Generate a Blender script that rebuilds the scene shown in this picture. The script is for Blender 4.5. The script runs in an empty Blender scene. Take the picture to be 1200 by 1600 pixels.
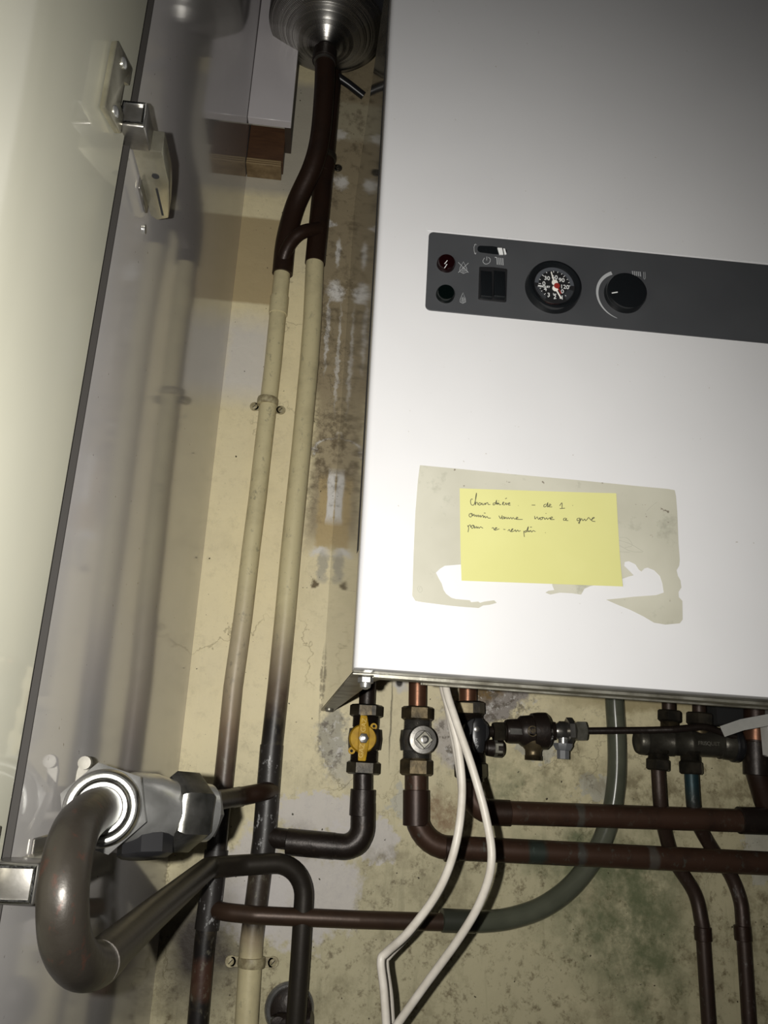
import bpy, bmesh, math, random
import numpy as np
from mathutils import Vector, Matrix, noise as mnoise
from mathutils.geometry import tessellate_polygon
random.seed(4)
C = bpy.context.scene.collection

# ---------------------------------------------------------------- camera, light, exposure
# World frame: x right, y into the cupboard, z up.  The back wall is the plane y = WY.
FPX = 1290.0
YAW, PITCH, ROLL = [math.radians(a) for a in (5.3775, 17.4176, 2.7283)]
CAMZ = 1.40
WY = 1.09          # back wall
BY = 0.61          # boiler front
SX = -0.1368       # glossy side panel
cy, sy, cp, sp, cr, sr = math.cos(YAW), math.sin(YAW), math.cos(PITCH), math.sin(PITCH), math.cos(ROLL), math.sin(ROLL)
_f = Vector((sy*cp, cy*cp, sp)); _r = Vector((cy, -sy, 0)); _u = _r.cross(_f)
R2 = cr*_r + sr*_u; U2 = -sr*_r + cr*_u
CAMLOC = Vector((0, 0, CAMZ))
cam = bpy.data.cameras.new('camera'); camo = bpy.data.objects.new('camera', cam); C.objects.link(camo)
camo.matrix_world = Matrix(((R2.x, U2.x, -_f.x, 0), (R2.y, U2.y, -_f.y, 0), (R2.z, U2.z, -_f.z, CAMZ), (0, 0, 0, 1)))
cam.sensor_fit = 'VERTICAL'; cam.sensor_height = 36; cam.lens = FPX/1600*36; cam.clip_start = .01
bpy.context.scene.camera = camo
vs = bpy.context.scene.view_settings
vs.view_transform = 'Standard'; vs.look = 'None'; vs.gamma = 1; vs.use_curve_mapping = False; vs.exposure = 0.0
w = bpy.data.worlds.new('world'); bpy.context.scene.world = w; w.use_nodes = True
w.node_tree.nodes['Background'].inputs[0].default_value = (.9, .9, 1, 1)
w.node_tree.nodes['Background'].inputs[1].default_value = 0.012
fl = bpy.data.lights.new('phone_flash', 'SPOT'); flo = bpy.data.objects.new('phone_flash', fl); C.objects.link(flo)
fl.energy = 29.0; fl.spot_size = math.radians(118); fl.spot_blend = 1.0; fl.shadow_soft_size = .0035; fl.color = (1, .97, .915)
flo.matrix_world = Matrix.Translation(CAMLOC - R2*.028 + U2*.004) @ camo.matrix_world.to_3x3().to_4x4() @ Matrix.Rotation(math.radians(7), 4, 'Y') @ Matrix.Rotation(math.radians(-3), 4, 'X')

def P(px, py, y):
    """Point on the plane y = const seen at a position of the photograph (used for measuring)."""
    d = _f*FPX + R2*(px-600) - U2*(py-800)
    return CAMLOC + d*(y/d.y)

# ---------------------------------------------------------------- helpers
def finish(bm, ang=38):
    bmesh.ops.remove_doubles(bm, verts=bm.verts, dist=1e-6)
    bmesh.ops.recalc_face_normals(bm, faces=bm.faces)
    bm.normal_update()
    for f in bm.faces: f.smooth = True
    for e in bm.edges:
        if len(e.link_faces) == 2 and e.calc_face_angle(0) > math.radians(ang): e.smooth = False

def obj(name, bm, m, parent=None, ang=38):
    finish(bm, ang)
    if parent is not None:
        p = parent; L = Vector((0, 0, 0))
        while p is not None: L += p.location; p = p.parent
    else:
        lo = Vector([min(v.co[i] for v in bm.verts) for i in range(3)]); hi = Vector([max(v.co[i] for v in bm.verts) for i in range(3)])
        L = Vector(((lo.x+hi.x)/2, (lo.y+hi.y)/2, lo.z))
    for v in bm.verts: v.co -= L
    me = bpy.data.meshes.new(name); bm.to_mesh(me); bm.free()
    me.materials.append(m)
    o = bpy.data.objects.new(name, me); C.objects.link(o)
    if parent is not None: o.parent = parent
    else: o.location = L
    return o

def thing(name, label, cat, loc, group=None):
    o = bpy.data.objects.new(name, None); C.objects.link(o); o.empty_display_size = .02
    o.location = loc; o['label'] = label; o['category'] = cat
    if group: o['group'] = group
    return o
def tag(o, label, cat, group=None):
    o['label'] = label; o['category'] = cat
    if group: o['group'] = group
    return o
def struct(o): o['kind'] = 'structure'; return o
def NB(): return bmesh.new()

def box(bm, lo, hi, M=None):
    lo = Vector(lo); hi = Vector(hi)
    vs_ = [bm.verts.new((x, y, z)) for x in (lo.x, hi.x) for y in (lo.y, hi.y) for z in (lo.z, hi.z)]
    for f in ((0,1,3,2),(4,6,7,5),(0,4,5,1),(2,3,7,6),(0,2,6,4),(1,5,7,3)): bm.faces.new([vs_[i] for i in f])
    if M is not None:
        for v in vs_: v.co = M @ v.co
    return vs_

def bevel(bm, wd, seg=2, ang=30):
    bmesh.ops.remove_doubles(bm, verts=bm.verts, dist=1e-6)
    bmesh.ops.recalc_face_normals(bm, faces=bm.faces)
    es = [e for e in bm.edges if len(e.link_faces) == 2 and e.calc_face_angle(0) > math.radians(ang)]
    bmesh.ops.bevel(bm, geom=es, offset=wd, segments=seg, profile=.5, affect='EDGES')

def fillet(pts, rad, n=8):
    pts = [Vector(p) for p in pts]
    rads = rad if isinstance(rad, (list, tuple)) else [rad]*len(pts)
    out = [pts[0]]
    for i in range(1, len(pts)-1):
        a, b, c = pts[i-1], pts[i], pts[i+1]; r = rads[i]
        d1 = (a-b); d2 = (c-b); l1, l2 = d1.length, d2.length; d1.normalize(); d2.normalize()
        an = d1.angle(d2)
        if an > math.radians(176) or r <= 0: out.append(b); continue
        t = min(r/math.tan(an/2), l1*.49, l2*.49)
        p0, p2 = b+d1*t, b+d2*t; rr = t*math.tan(an/2)
        cen = b + (d1+d2).normalized()*(rr/math.sin(an/2))
        u = (p0-cen); v = (p2-cen); th = u.angle(v)
        for k in range(n+1):
            s = k/n
            out.append(cen + (u*math.sin((1-s)*th) + v*math.sin(s*th))/math.sin(th))
    out.append(pts[-1]); return out

def catmull(pts, n=8):
    pts = [Vector(p) for p in pts]; q = [pts[0]*2-pts[1]]+pts+[pts[-1]*2-pts[-2]]; out = []
    for i in range(1, len(q)-2):
        a, b, c, d = q[i-1:i+3]
        for k in range(n):
            t = k/n; out.append(.5*((2*b)+(c-a)*t+(2*a-5*b+4*c-d)*t*t+(3*b-a-3*c+d)*t**3))
    out.append(pts[-1]); return out

def frames(pts):
    T = []
    for i in range(len(pts)):
        a = pts[max(i-1, 0)]; b = pts[min(i+1, len(pts)-1)]; T.append((b-a).normalized())
    n = T[0].orthogonal().normalized(); out = []
    for i, t in enumerate(T):
        n = (n - t*n.dot(t)).normalized(); out.append((t, n, t.cross(n)))
    return out

def tube(bm, pts, r, seg=20, cap=True, wob=0):
    pts = [Vector(p) for p in pts]
    q = [pts[0]]
    for p in pts[1:]:
        if (p-q[-1]).length > 1e-5: q.append(p)
    pts = q; F = frames(pts); rr = r if isinstance(r, (list, tuple)) else [r]*len(pts)
    if len(rr) != len(pts): rr = [rr[0]]*len(pts)
    rings = []
    for p, (t, n, b), ra in zip(pts, F, rr):
        rings.append([bm.verts.new(p + (n*math.cos(a)+b*math.sin(a))*(ra*(1+(wob*mnoise.noise(p*60+n*math.cos(a)) if wob else 0)))) for a in [2*math.pi*k/seg for k in range(seg)]])
    for A, B in zip(rings, rings[1:]):
        for k in range(seg): bm.faces.new((A[k], A[(k+1) % seg], B[(k+1) % seg], B[k]))
    if cap: bm.faces.new(rings[0][::-1]); bm.faces.new(rings[-1])

def lathe(bm, o, axis, prof, seg=32, up=None, rot=0):
    """prof: list of (distance along axis, radius)"""
    o = Vector(o); t = Vector(axis).normalized()
    n = (Vector(up) - t*Vector(up).dot(t)).normalized() if up is not None else t.orthogonal().normalized()
    b = t.cross(n); rings = []
    for d, r in prof:
        if r < 1e-6: rings.append([bm.verts.new(o+t*d)])
        else: rings.append([bm.verts.new(o+t*d+(n*math.cos(a)+b*math.sin(a))*r) for a in [rot+2*math.pi*k/seg for k in range(seg)]])
    for A, B in zip(rings, rings[1:]):
        if len(A) == 1 and len(B) == 1: continue
        for k in range(seg):
            if len(A) == 1: bm.faces.new((A[0], B[(k+1) % seg], B[k]))
            elif len(B) == 1: bm.faces.new((A[k], A[(k+1) % seg], B[0]))
            else: bm.faces.new((A[k], A[(k+1) % seg], B[(k+1) % seg], B[k]))
    if len(rings[0]) > 1: bm.faces.new(rings[0][::-1])
    if len(rings[-1]) > 1: bm.faces.new(rings[-1])

def hexa(bm, o, axis, L, r, rot=None, up=(0, -1, 0), c=.12):
    """hexagonal nut, r = corner radius, starting at o, with chamfered ends"""
    lathe(bm, o, axis, [(0, r*.86), (L*c, r), (L*(1-c), r), (L, r*.86)], seg=6, up=up, rot=math.pi/6 if rot is None else rot)

def thread(d0, d1, r, pitch=.0016):
    out = []; n = max(2, int((d1-d0)/pitch))
    for i in range(n):
        a = d0+(d1-d0)*i/n; b = d0+(d1-d0)*(i+.5)/n
        out += [(a, r*.93), (b, r)]
    out.append((d1, r*.93)); return out

def prism(bm, pts, off):
    """closed outline of points extruded by the vector off"""
    off = Vector(off); A = [bm.verts.new(p) for p in pts]; B = [bm.verts.new(Vector(p)+off) for p in pts]; n = len(A)
    bm.faces.new(A[::-1]); bm.faces.new(B)
    for k in range(n): bm.faces.new((A[k], A[(k+1) % n], B[(k+1) % n], B[k]))

def ribbon(bm, pts, wd, off=(0, -.00012, 0), nrm=(0, 1, 0)):
    """flat inked stroke on a vertical plane"""
    pts = [Vector(p) for p in pts]; nrm = Vector(nrm); L = []; Rr = []
    for i, p in enumerate(pts):
        t = (pts[min(i+1, len(pts)-1)]-pts[max(i-1, 0)]).normalized(); s = t.cross(nrm).normalized()*wd/2
        L.append(p+s); Rr.append(p-s)
    off = Vector(off); g = [[bm.verts.new(p) for p in row] for row in (L, Rr, [p+off for p in Rr], [p+off for p in L])]
    for k in range(4):
        A, B = g[k], g[(k+1) % 4]
        for i in range(len(pts)-1): bm.faces.new((A[i], A[i+1], B[i+1], B[i]))
    bm.faces.new([row[0] for row in g]); bm.faces.new([row[-1] for row in g][::-1])

def ink(bm, strokes, y, wd, smooth=True, scale=1, org=(0, 0)):
    for s in strokes:
        q = [P(org[0]+a/scale, org[1]+b/scale, y) for a, b in s]
        if smooth and len(q) > 2: q = catmull(q, 4)
        ribbon(bm, q, wd)

def text(bm, s, px, py, y, h, roll=0, font_w=.0, nrm='front'):
    """raised lettering facing -y; h = letter height in metres; centred"""
    cu = bpy.data.curves.new('t', 'FONT'); cu.body = s; cu.size = h*1.35; cu.align_x = 'CENTER'; cu.align_y = 'CENTER'; cu.extrude = .0001; cu.offset = font_w
    o = bpy.data.objects.new('t', cu); C.objects.link(o); bpy.context.view_layer.update()
    me = bpy.data.meshes.new_from_object(o.evaluated_get(bpy.context.evaluated_depsgraph_get()))
    M = Matrix.Translation(P(px, py, y)) @ Matrix.Rotation(roll, 4, 'Y') @ Matrix.Rotation(math.pi/2, 4, 'X')
    me.transform(M); bm.from_mesh(me)
    bpy.data.objects.remove(o); bpy.data.curves.remove(cu); bpy.data.meshes.remove(me)

# ---------------------------------------------------------------- materials
class NT:
    def __init__(s, name):
        s.m = bpy.data.materials.new(name); s.m.use_nodes = True; s.t = s.m.node_tree; s.b = s.t.nodes['Principled BSDF']
        s.pos = s.t.nodes.new('ShaderNodeNewGeometry').outputs['Position']
    def n(s, typ, **kw):
        nd = s.t.nodes.new('ShaderNode'+typ)
        for k, v in kw.items(): setattr(nd, k, v)
        return nd
    def put(s, sock, v):
        if isinstance(v, bpy.types.NodeSocket): s.t.links.new(v, sock)
        elif isinstance(v, (tuple, list)) and sock.type == 'RGBA': sock.default_value = tuple(v)+(1,) if len(v) == 3 else tuple(v)
        else: sock.default_value = v
    def math(s, op, a, b=0.0, clamp=False):
        nd = s.n('Math', operation=op, use_clamp=clamp); s.put(nd.inputs[0], a); s.put(nd.inputs[1], b); return nd.outputs[0]
    def noise(s, scale, detail=4, rough=.55, vec=None, dist=0, col=False, stretch=None):
        v = vec or s.pos
        if stretch:
            vm = s.n('VectorMath', operation='MULTIPLY'); s.put(vm.inputs[0], v); vm.inputs[1].default_value = stretch; v = vm.outputs[0]
        nd = s.n('TexNoise'); s.put(nd.inputs['Vector'], v); nd.inputs['Scale'].default_value = scale
        nd.inputs['Detail'].default_value = detail; nd.inputs['Roughness'].default_value = rough; nd.inputs['Distortion'].default_value = dist
        return nd.outputs['Color'] if col else nd.outputs['Fac']
    def ramp(s, v, a, b):
        nd = s.n('MapRange'); s.put(nd.inputs[0], v); nd.inputs[1].default_value = a; nd.inputs[2].default_value = b; return nd.outputs[0]
    def mix(s, f, a, b):
        nd = s.n('Mix', data_type='RGBA'); s.put(nd.inputs[0], f); s.put(nd.inputs[6], a); s.put(nd.inputs[7], b); return nd.outputs[2]
    def bump(s, h, strength, dist=.001):
        nd = s.n('Bump'); s.put(nd.inputs['Height'], h); nd.inputs['Strength'].default_value = strength; nd.inputs['Distance'].default_value = dist
        s.t.links.new(nd.outputs[0], s.b.inputs['Normal'])
    def out(s, col=None, rough=.5, metal=0, spec=.5):
        if col is not None: s.put(s.b.inputs['Base Color'], col)
        s.put(s.b.inputs['Roughness'], rough); s.put(s.b.inputs['Metallic'], metal); s.b.inputs['Specular IOR Level'].default_value = spec
        return s.m

def simple(name, c1, c2=None, scale=40, rough=.5, metal=0, bump=0, spec=.5, lo=.35, hi=.65):
    t = NT(name); col = c1
    if c2: col = t.mix(t.ramp(t.noise(scale), lo, hi), c1, c2)
    if bump: t.bump(t.noise(scale*3), bump)
    return t.out(col, rough, metal, spec)

def pipe_mat(name, stops, rough=.42, metal=.35, grime=.5, grimecol=(.012, .009, .007), amp=.02, flecks=0, fleckcol=(.45, .45, .43), axis='Z', bump=.25):
    """stops: [(coordinate, colour)] along a world axis with uneven transitions"""
    t = NT(name); sep = t.n('SeparateXYZ'); t.put(sep.inputs[0], t.pos); z = sep.outputs[axis]
    z = t.math('ADD', z, t.math('MULTIPLY', t.math('SUBTRACT', t.noise(70, 5, .6, stretch=(1, 1, .35)), .5), amp*2))
    stops = sorted(stops); col = stops[0][1]
    for (a, b, c) in [(s[0], s[2] if len(s) > 2 else .004, s[1]) for s in stops[1:]]:
        col = t.mix(t.ramp(z, a-b, a+b), col, c)
    g = t.ramp(t.noise(28, 6, .65), .5, .75)
    col = t.mix(t.math('MULTIPLY', g, grime), col, grimecol)
    if flecks: col = t.mix(t.math('MULTIPLY', t.ramp(t.noise(130, 6, .7, stretch=(1, 1, .6)), .58, .66), flecks), col, fleckcol)
    t.bump(t.noise(90, 5), bump, .0008)
    return t.out(col, t.ramp(t.noise(50), .2, 1.6) if rough is None else rough, metal)

CU = (.16, .052, .024); CUD = (.045, .02, .012); CUL = (.34, .13, .065); SOOT = (.012, .010, .009); CREAM = (.62, .55, .33)
M = {}
M['copper'] = pipe_mat('oxidised copper', [(0, (.040, .024, .017))], grime=.55, flecks=.12, fleckcol=(.2, .22, .19))
M['copper_dark'] = pipe_mat('dark oxidised copper', [(0, (.030, .015, .009))], grime=.7, bump=.5)
M['copper_bright'] = pipe_mat('cleaner copper', [(0, (.20, .095, .055))], rough=.35, metal=.7, grime=.35)
M['copper_horizontal'] = pipe_mat('oxidised copper with verdigris', [(-1, (.060, .031, .019)), (P(824,1334,WY-.05).x, (.035, .045, .036), .002), (P(850,1334,WY-.05).x, (.060, .031, .019), .003), (P(900,1334,WY-.05).x, (.075, .07, .06), .001), (P(910,1334,WY-.05).x, (.060, .031, .019), .002), (P(1010,1334,WY-.05).x, (.10, .085, .07), .001), (P(1022,1334,WY-.05).x, (.060, .031, .019), .002)], axis='X', amp=.006, grime=.65, flecks=.22, fleckcol=(.16, .23, .2))
M['black_pipe'] = pipe_mat('black flux burnt pipe', [(0, (.020, .014, .011))], grime=.6, rough=.4, flecks=.35, fleckcol=(.07, .05, .035), bump=.8)
M['brass'] = simple('tarnished brass', (.17, .13, .07), (.05, .04, .025), 60, .4, .7, .2)
M['brass_dark'] = simple('dark brass', (.06, .05, .035), (.02, .018, .014), 60, .4, .6, .2)
M['brass_clean'] = simple('worn brass nut', (.5, .42, .26), (.25, .2, .12), 80, .4, .6, .1)
M['chrome'] = simple('scuffed chrome', (.62, .62, .6), (.4, .4, .38), 50, .26, .85, .15)
M['chrome_dull'] = simple('dull nickel', (.33, .32, .3), (.2, .19, .17), 50, .3, .9, .1)
M['steel'] = simple('galvanised steel', (.42, .42, .4), (.25, .25, .23), 60, .3, .9, .1)
M['steel_dirty'] = simple('dirty galvanised steel', (.34, .33, .28), (.14, .13, .10), 50, .4, .7, .15)
M['hinge_metal'] = simple('yellowed nickel plate', (.5, .48, .38), (.36, .34, .26), 60, .25, .85, .08)
M['black_plastic'] = simple('black plastic', (.012, .012, .013), None, rough=.3)
M['black_gloss'] = simple('glossy black plastic', (.006, .007, .008), None, rough=.12)
M['red_lens'] = simple('dark red lens', (.006, .0008, .001), None, rough=.06)
M['green_lens'] = simple('dark green lens', (.0008, .0022, .002), None, rough=.06)
M['void'] = simple('dark hollow', (.008, .008, .008), None, rough=.9)
M['white_print'] = simple('pale printing', (.62, .63, .63), None, rough=.5)
M['grey_print'] = simple('grey printing', (.34, .35, .36), None, rough=.5)
M['white_plastic'] = simple('white plastic', (.75, .74, .70), (.62, .60, .55), 60, .35)
M['red_paint'] = simple('dull red paint', (.22, .02, .015), None, rough=.4)
M['pen'] = simple('dark pen ink', (.05, .05, .03), None, rough=.6)
M['yellow'] = simple('chipped yellow paint', (.52, .31, .015), (.36, .20, .01), 90, .55, 0, .1, .25)
M['cable'] = simple('off white cable sheath', (.66, .62, .55), (.56, .52, .45), 60, .42)
M['grey_plastic'] = simple('grey plastic', (.13, .135, .14), None, rough=.5)
M['pale_bar'] = simple('pale grey painted bar', (.20, .195, .17), (.14, .14, .12), 40, .5)
M['strip'] = simple('slate grey printed strip', (.050, .052, .056), (.044, .046, .050), 20, .45)
M['dial'] = simple('black dial face', (.008, .008, .009), None, rough=.5)

def boiler_white():
    t = NT('white enamelled sheet')
    col = t.mix(t.ramp(t.noise(9, 3), .3, .8), (.56, .56, .57), (.53, .53, .54))
    col = t.mix(t.ramp(t.noise(260, 2, .5), .77, .8), col, (.4, .38, .36))
    return t.out(col, .28, 0, .5)
M['white_sheet'] = boiler_white()
t = NT('grey glossy side sheet'); M['side_sheet'] = t.out(t.mix(t.ramp(t.noise(14, 5, stretch=(1, 1, .25)), .35, .7), (.20, .195, .175), (.12, .115, .10)), .05, 0, .9)
t = NT('glossy white laminate'); M['laminate'] = t.out(t.mix(t.ramp(t.noise(220, 2, .5), .74, .77), t.mix(t.ramp(t.noise(5, 3), .3, .7), (.52, .50, .50), (.47, .455, .44)), (.12, .1, .08)), .07, 0, .4)
t = NT('cream painted door'); t.b.inputs['Coat Weight'].default_value = 1; t.b.inputs['Coat Roughness'].default_value = .04; t.b.inputs['Coat IOR'].default_value = 1.5
M['door'] = t.out(t.mix(t.ramp(t.noise(4, 3), .3, .7), (.62, .61, .50), (.56, .55, .45)), .06, 0, .9)
t = NT('translucent hose'); t.b.inputs['Transmission Weight'].default_value = .55; t.b.inputs['IOR'].default_value = 1.3
M['hose'] = t.out(t.mix(t.ramp(t.noise(25), .3, .7), (.20, .21, .155), (.13, .14, .10)), .22, 0, .5)

# ---------------------------------------------------------------- back wall
def wall_material():
    t = NT('dirty painted plaster')
    wob = t.n('VectorMath', operation='SUBTRACT'); t.put(wob.inputs[0], t.noise(28, 5, .6, col=True)); wob.inputs[1].default_value = (.5, .5, .5)
    fine = t.n('VectorMath', operation='SUBTRACT'); t.put(fine.inputs[0], t.noise(90, 5, .65, col=True)); fine.inputs[1].default_value = (.5, .5, .5)
    col = t.mix(t.ramp(t.noise(7, 4), .35, .7), (.80, .71, .45), (.73, .65, .43))
    # general grime, heavier on the lower wall
    sep = t.n('SeparateXYZ'); t.put(sep.inputs[0], t.pos)
    low = t.ramp(t.math('ADD', sep.outputs['Z'], t.math('MULTIPLY', sep.outputs['X'], -.25)), CAMZ+.06, CAMZ-.17)
    col = t.mix(t.math('MULTIPLY', low, .75), col, (.40, .37, .235))
    g = t.math('MULTIPLY', t.ramp(t.noise(16, 8, .72), .50, .68), t.math('ADD', t.math('MULTIPLY', low, .55), .12))
    col = t.mix(g, col, (.19, .165, .09))
    drip = t.ramp(t.noise(40, 6, .6, stretch=(1.6, 1, .18)), .56, .72)
    col = t.mix(t.math('MULTIPLY', drip, t.math('ADD', t.math('MULTIPLY', low, .35), .06)), col, (.16, .15, .08))
    fg = t.math('MULTIPLY', t.ramp(t.noise(70, 8, .78), .53, .66), t.math('ADD', t.math('MULTIPLY', low, .75), .14))
    col = t.mix(fg, col, (.14, .11, .055))
    def blob(col, px, py, rx, ry, c, k=1.0, soft=.25, dist=.03, tilt=0, boxy=False, tex=None, fn=0):
        c0 = P(px, py, WY); 
        vm = t.n('VectorMath', operation='MULTIPLY_ADD'); t.put(vm.inputs[0], wob.outputs[0]); vm.inputs[1].default_value = (dist*2,)*3; t.put(vm.inputs[2], t.pos)
        v = vm.outputs[0]
        if fn:
            v2 = t.n('VectorMath', operation='MULTIPLY_ADD'); t.put(v2.inputs[0], fine.outputs[0]); v2.inputs[1].default_value = (fn,)*3; t.put(v2.inputs[2], v); v = v2.outputs[0]
        mp = t.n('Mapping', vector_type='TEXTURE'); t.put(mp.inputs[0], v)
        mp.inputs[1].default_value = c0; mp.inputs[2].default_value = (0, tilt, 0); s = WY/FPX
        mp.inputs[3].default_value = (rx*s, 1e3, ry*s)
        if boxy:
            se = t.n('SeparateXYZ'); t.put(se.inputs[0], mp.outputs[0])
            d = t.math('MAXIMUM', t.math('ABSOLUTE', se.outputs[0]), t.math('ABSOLUTE', se.outputs[2]))
        else:
            ln = t.n('VectorMath', operation='LENGTH'); t.put(ln.inputs[0], mp.outputs[0]); d = ln.outputs['Value']
        f = t.ramp(d, 1+soft, 1-soft)
        if tex: f = t.math('MULTIPLY', f, t.ramp(t.noise(tex[0], 8, .7), tex[1], tex[2]))
        return t.mix(t.math('MULTIPLY', f, k), col, c)
    W = (.70, .68, .64); LAV = (.58, .55, .53)
    tl = 0
    # upper left: off white band, tan square, grey white skim patch
    col = blob(col, 410, 210, 110, 130, (.44, .41, .34), .9, .08, .006, tl, True)
    col = blob(col, 388, 405, 52, 88, (.42, .33, .18), .9, .03, .002, tl, True)
    col = blob(col, 385, 560, 42, 72, (.62, .60, .58), .8, .35, .01, tl, True)
    # unpainted strip beside the boiler
    col = blob(col, 566, 300, 65, 430, (.25, .20, .125), .9, .06, .006, 0, True)
    col = blob(col, 545, 690, 57, 180, (.33, .27, .17), .85, .12, .01, 0, True, fn=.01)
    col = blob(col, 560, 190, 44, 44, (.40, .36, .25), .8, .15, .008, 0, True, fn=.02)
    col = blob(col, 525, 455, 15, 20, W, 1, .3, .008, 0, fn=.025)
    col = blob(col, 531, 285, 12, 14, W, .8, .5, .01, 0, fn=.03)
    col = blob(col, 532, 210, 12, 10, W, .7, .5, .01, 0, fn=.03)
    col = blob(col, 515, 350, 14, 6, W, .9, .4, .008, 0, fn=.025)
    col = blob(col, 529, 395, 5, 26, W, .8, .35, .004, 0, fn=.014)
    col = blob(col, 511, 520, 3, 70, W, .7, .35, .004, 0, fn=.014)
    col = blob(col, 528, 560, 3, 90, W, .6, .35, .004, 0, fn=.014)
    col = blob(col, 492, 700, 40, 3, W, .8, .5, .008, math.radians(-38), fn=.03)
    col = blob(col, 520, 800, 24, 62, (.47, .36, .18), .9, .12, .006, 0, True, fn=.01)
    col = blob(col, 517, 775, 6, 42, W, 1, .2, .004, 0, True)
    col = blob(col, 500, 862, 14, 8, W, .9, .4, .01, 0, fn=.02)
    col = blob(col, 505, 885, 8, 24, (.38, .36, .29), .8, .3, .008, fn=.02)
    col = blob(col, 493, 912, 5, 7, (.09, .06, .02), .9, .4, .006, fn=.02)
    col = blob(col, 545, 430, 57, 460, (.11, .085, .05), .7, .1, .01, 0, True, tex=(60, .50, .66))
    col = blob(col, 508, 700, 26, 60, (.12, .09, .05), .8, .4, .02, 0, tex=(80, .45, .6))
    # drilled hole and scratch under the boiler
    col = blob(col, 626, 1070, 11, 12, (.62, .60, .56), .9, .3, .01, fn=.02)
    col = blob(col, 624, 1067, 5, 6, (.03, .025, .02), 1, .3, .004)
    col = blob(col, 611, 1120, 1.3, 60, (.14, .12, .07), .8, .4, .003)
    col = blob(col, 503, 1070, 2, 50, (.16, .13, .08), .7, .4, .004, tex=(120, .4, .5))
    # scraped grey plaster under the bracket
    col = blob(col, 520, 1150, 20, 38, (.34, .32, .25), .9, .2, .015, fn=.03)
    col = blob(col, 536, 1190, 22, 30, (.42, .40, .33), .7, .3, .015, fn=.03)
    # lavender white skim patches low down
    for a in ((500, 1270, 62, 26), (470, 1400, 90, 60), (570, 1310, 50, 30), (395, 1380, 50, 70), (930, 1235, 26, 20), (830, 1160, 40, 26), (1190, 1330, 30, 40), (640, 1260, 30, 20)):
        col = blob(col, *a, LAV if a[0] < 600 else (.46, .45, .38), .8, .10, .03, fn=.05)
    # rusty patch, bare rubble and yellow brown under the boiler
    col = blob(col, 690, 1275, 38, 32, (.22, .13, .06), .8, .4, .02, tex=(60, .35, .6))
    col = blob(col, 780, 1092, 62, 26, (.30, .27, .24), 1, .12, .012, math.radians(-32), fn=.03)
    col = blob(col, 757, 1078, 40, 16, (.17, .11, .04), 1, .3, .01, math.radians(-20), fn=.02)
    col = blob(col, 1010, 1100, 120, 12, (.33, .27, .14), .8, .5, .01, fn=.02)
    col = blob(col, 716, 1155, 38, 42, (.47, .43, .38), .95, .12, .012, fn=.02)
    for a in ((770, 1098, 70, 30), (716, 1155, 40, 42), (520, 1155, 24, 44)):
        col = blob(col, *a, (.10, .08, .055), .8, .4, .02, tex=(95, .50, .58))
        col = blob(col, *a, (.62, .60, .56), .7, .4, .02, tex=(120, .56, .62))
    # green mould
    for a in ((930, 1340, 95, 30), (1000, 1380, 60, 60), (950, 1440, 90, 70), (1010, 1500, 55, 90), (880, 1330, 70, 26), (800, 1230, 60, 30)):
        col = blob(col, *a, (.115, .135, .065), .85, .6, .035, tex=(22, .36, .60))
    for a in ((860, 1190, 50, 30), (1180, 1240, 60, 60), (1190, 1440, 30, 60), (600, 1340, 30, 20), (1000, 1230, 90, 25)):
        col = blob(col, *a, (.15, .12, .06), .7, .6, .03, tex=(40, .45, .6))
    # scorch marks behind the soldered joints
    col = blob(col, 312, 1475, 50, 75, (.03, .022, .015), 1, .6, .012, fn=.01)
    col = blob(col, 360, 1500, 30, 12, (.04, .03, .02), .9, .6, .012, tex=(60, .3, .5))
    col = blob(col, 455, 1312, 30, 20, (.07, .05, .03), .7, .7, .015, tex=(50, .3, .55))
    # fine specks
    col = t.mix(t.ramp(t.noise(190, 2, .4), .735, .755), col, (.05, .04, .02))
    # hairline cracks
    vo = t.n('TexVoronoi', feature='DISTANCE_TO_EDGE'); 
    vv = t.n('VectorMath', operation='MULTIPLY_ADD'); t.put(vv.inputs[0], wob.outputs[0]); vv.inputs[1].default_value = (.09,)*3; t.put(vv.inputs[2], t.pos)
    t.put(vo.inputs['Vector'], vv.outputs[0]); vo.inputs['Scale'].default_value = 7
    cr_ = t.math('MULTIPLY', t.ramp(vo.outputs['Distance'], .008, .0), t.ramp(t.noise(5, 2), .52, .6))
    col = t.mix(t.math('MULTIPLY', cr_, .35), col, (.12, .10, .06))
    h = t.math('ADD', t.math('MULTIPLY', t.noise(18, 8, .6), 1.0), t.math('MULTIPLY', cr_, -.25))
    t.bump(h, .55, .004)
    return t.out(col, .55, 0, .35)
bm = NB()
nx, nz = 60, 90
X0, X1, Z0, Z1 = SX, .75, CAMZ-.60, CAMZ+1.25
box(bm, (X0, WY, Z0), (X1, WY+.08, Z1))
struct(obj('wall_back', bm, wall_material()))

# ---------------------------------------------------------------- glossy side panel and open door
bm = NB(); box(bm, (SX-.019, .468, Z0), (SX, WY, Z1))
side = struct(obj('wall_left', bm, M['laminate']))
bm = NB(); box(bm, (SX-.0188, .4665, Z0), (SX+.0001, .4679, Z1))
obj('gap_shade_band', bm, simple('painted gap shade', (.014, .012, .010), None, rough=.8), side)  # near-black strip paints the shadow of the gap between door and panel
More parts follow.
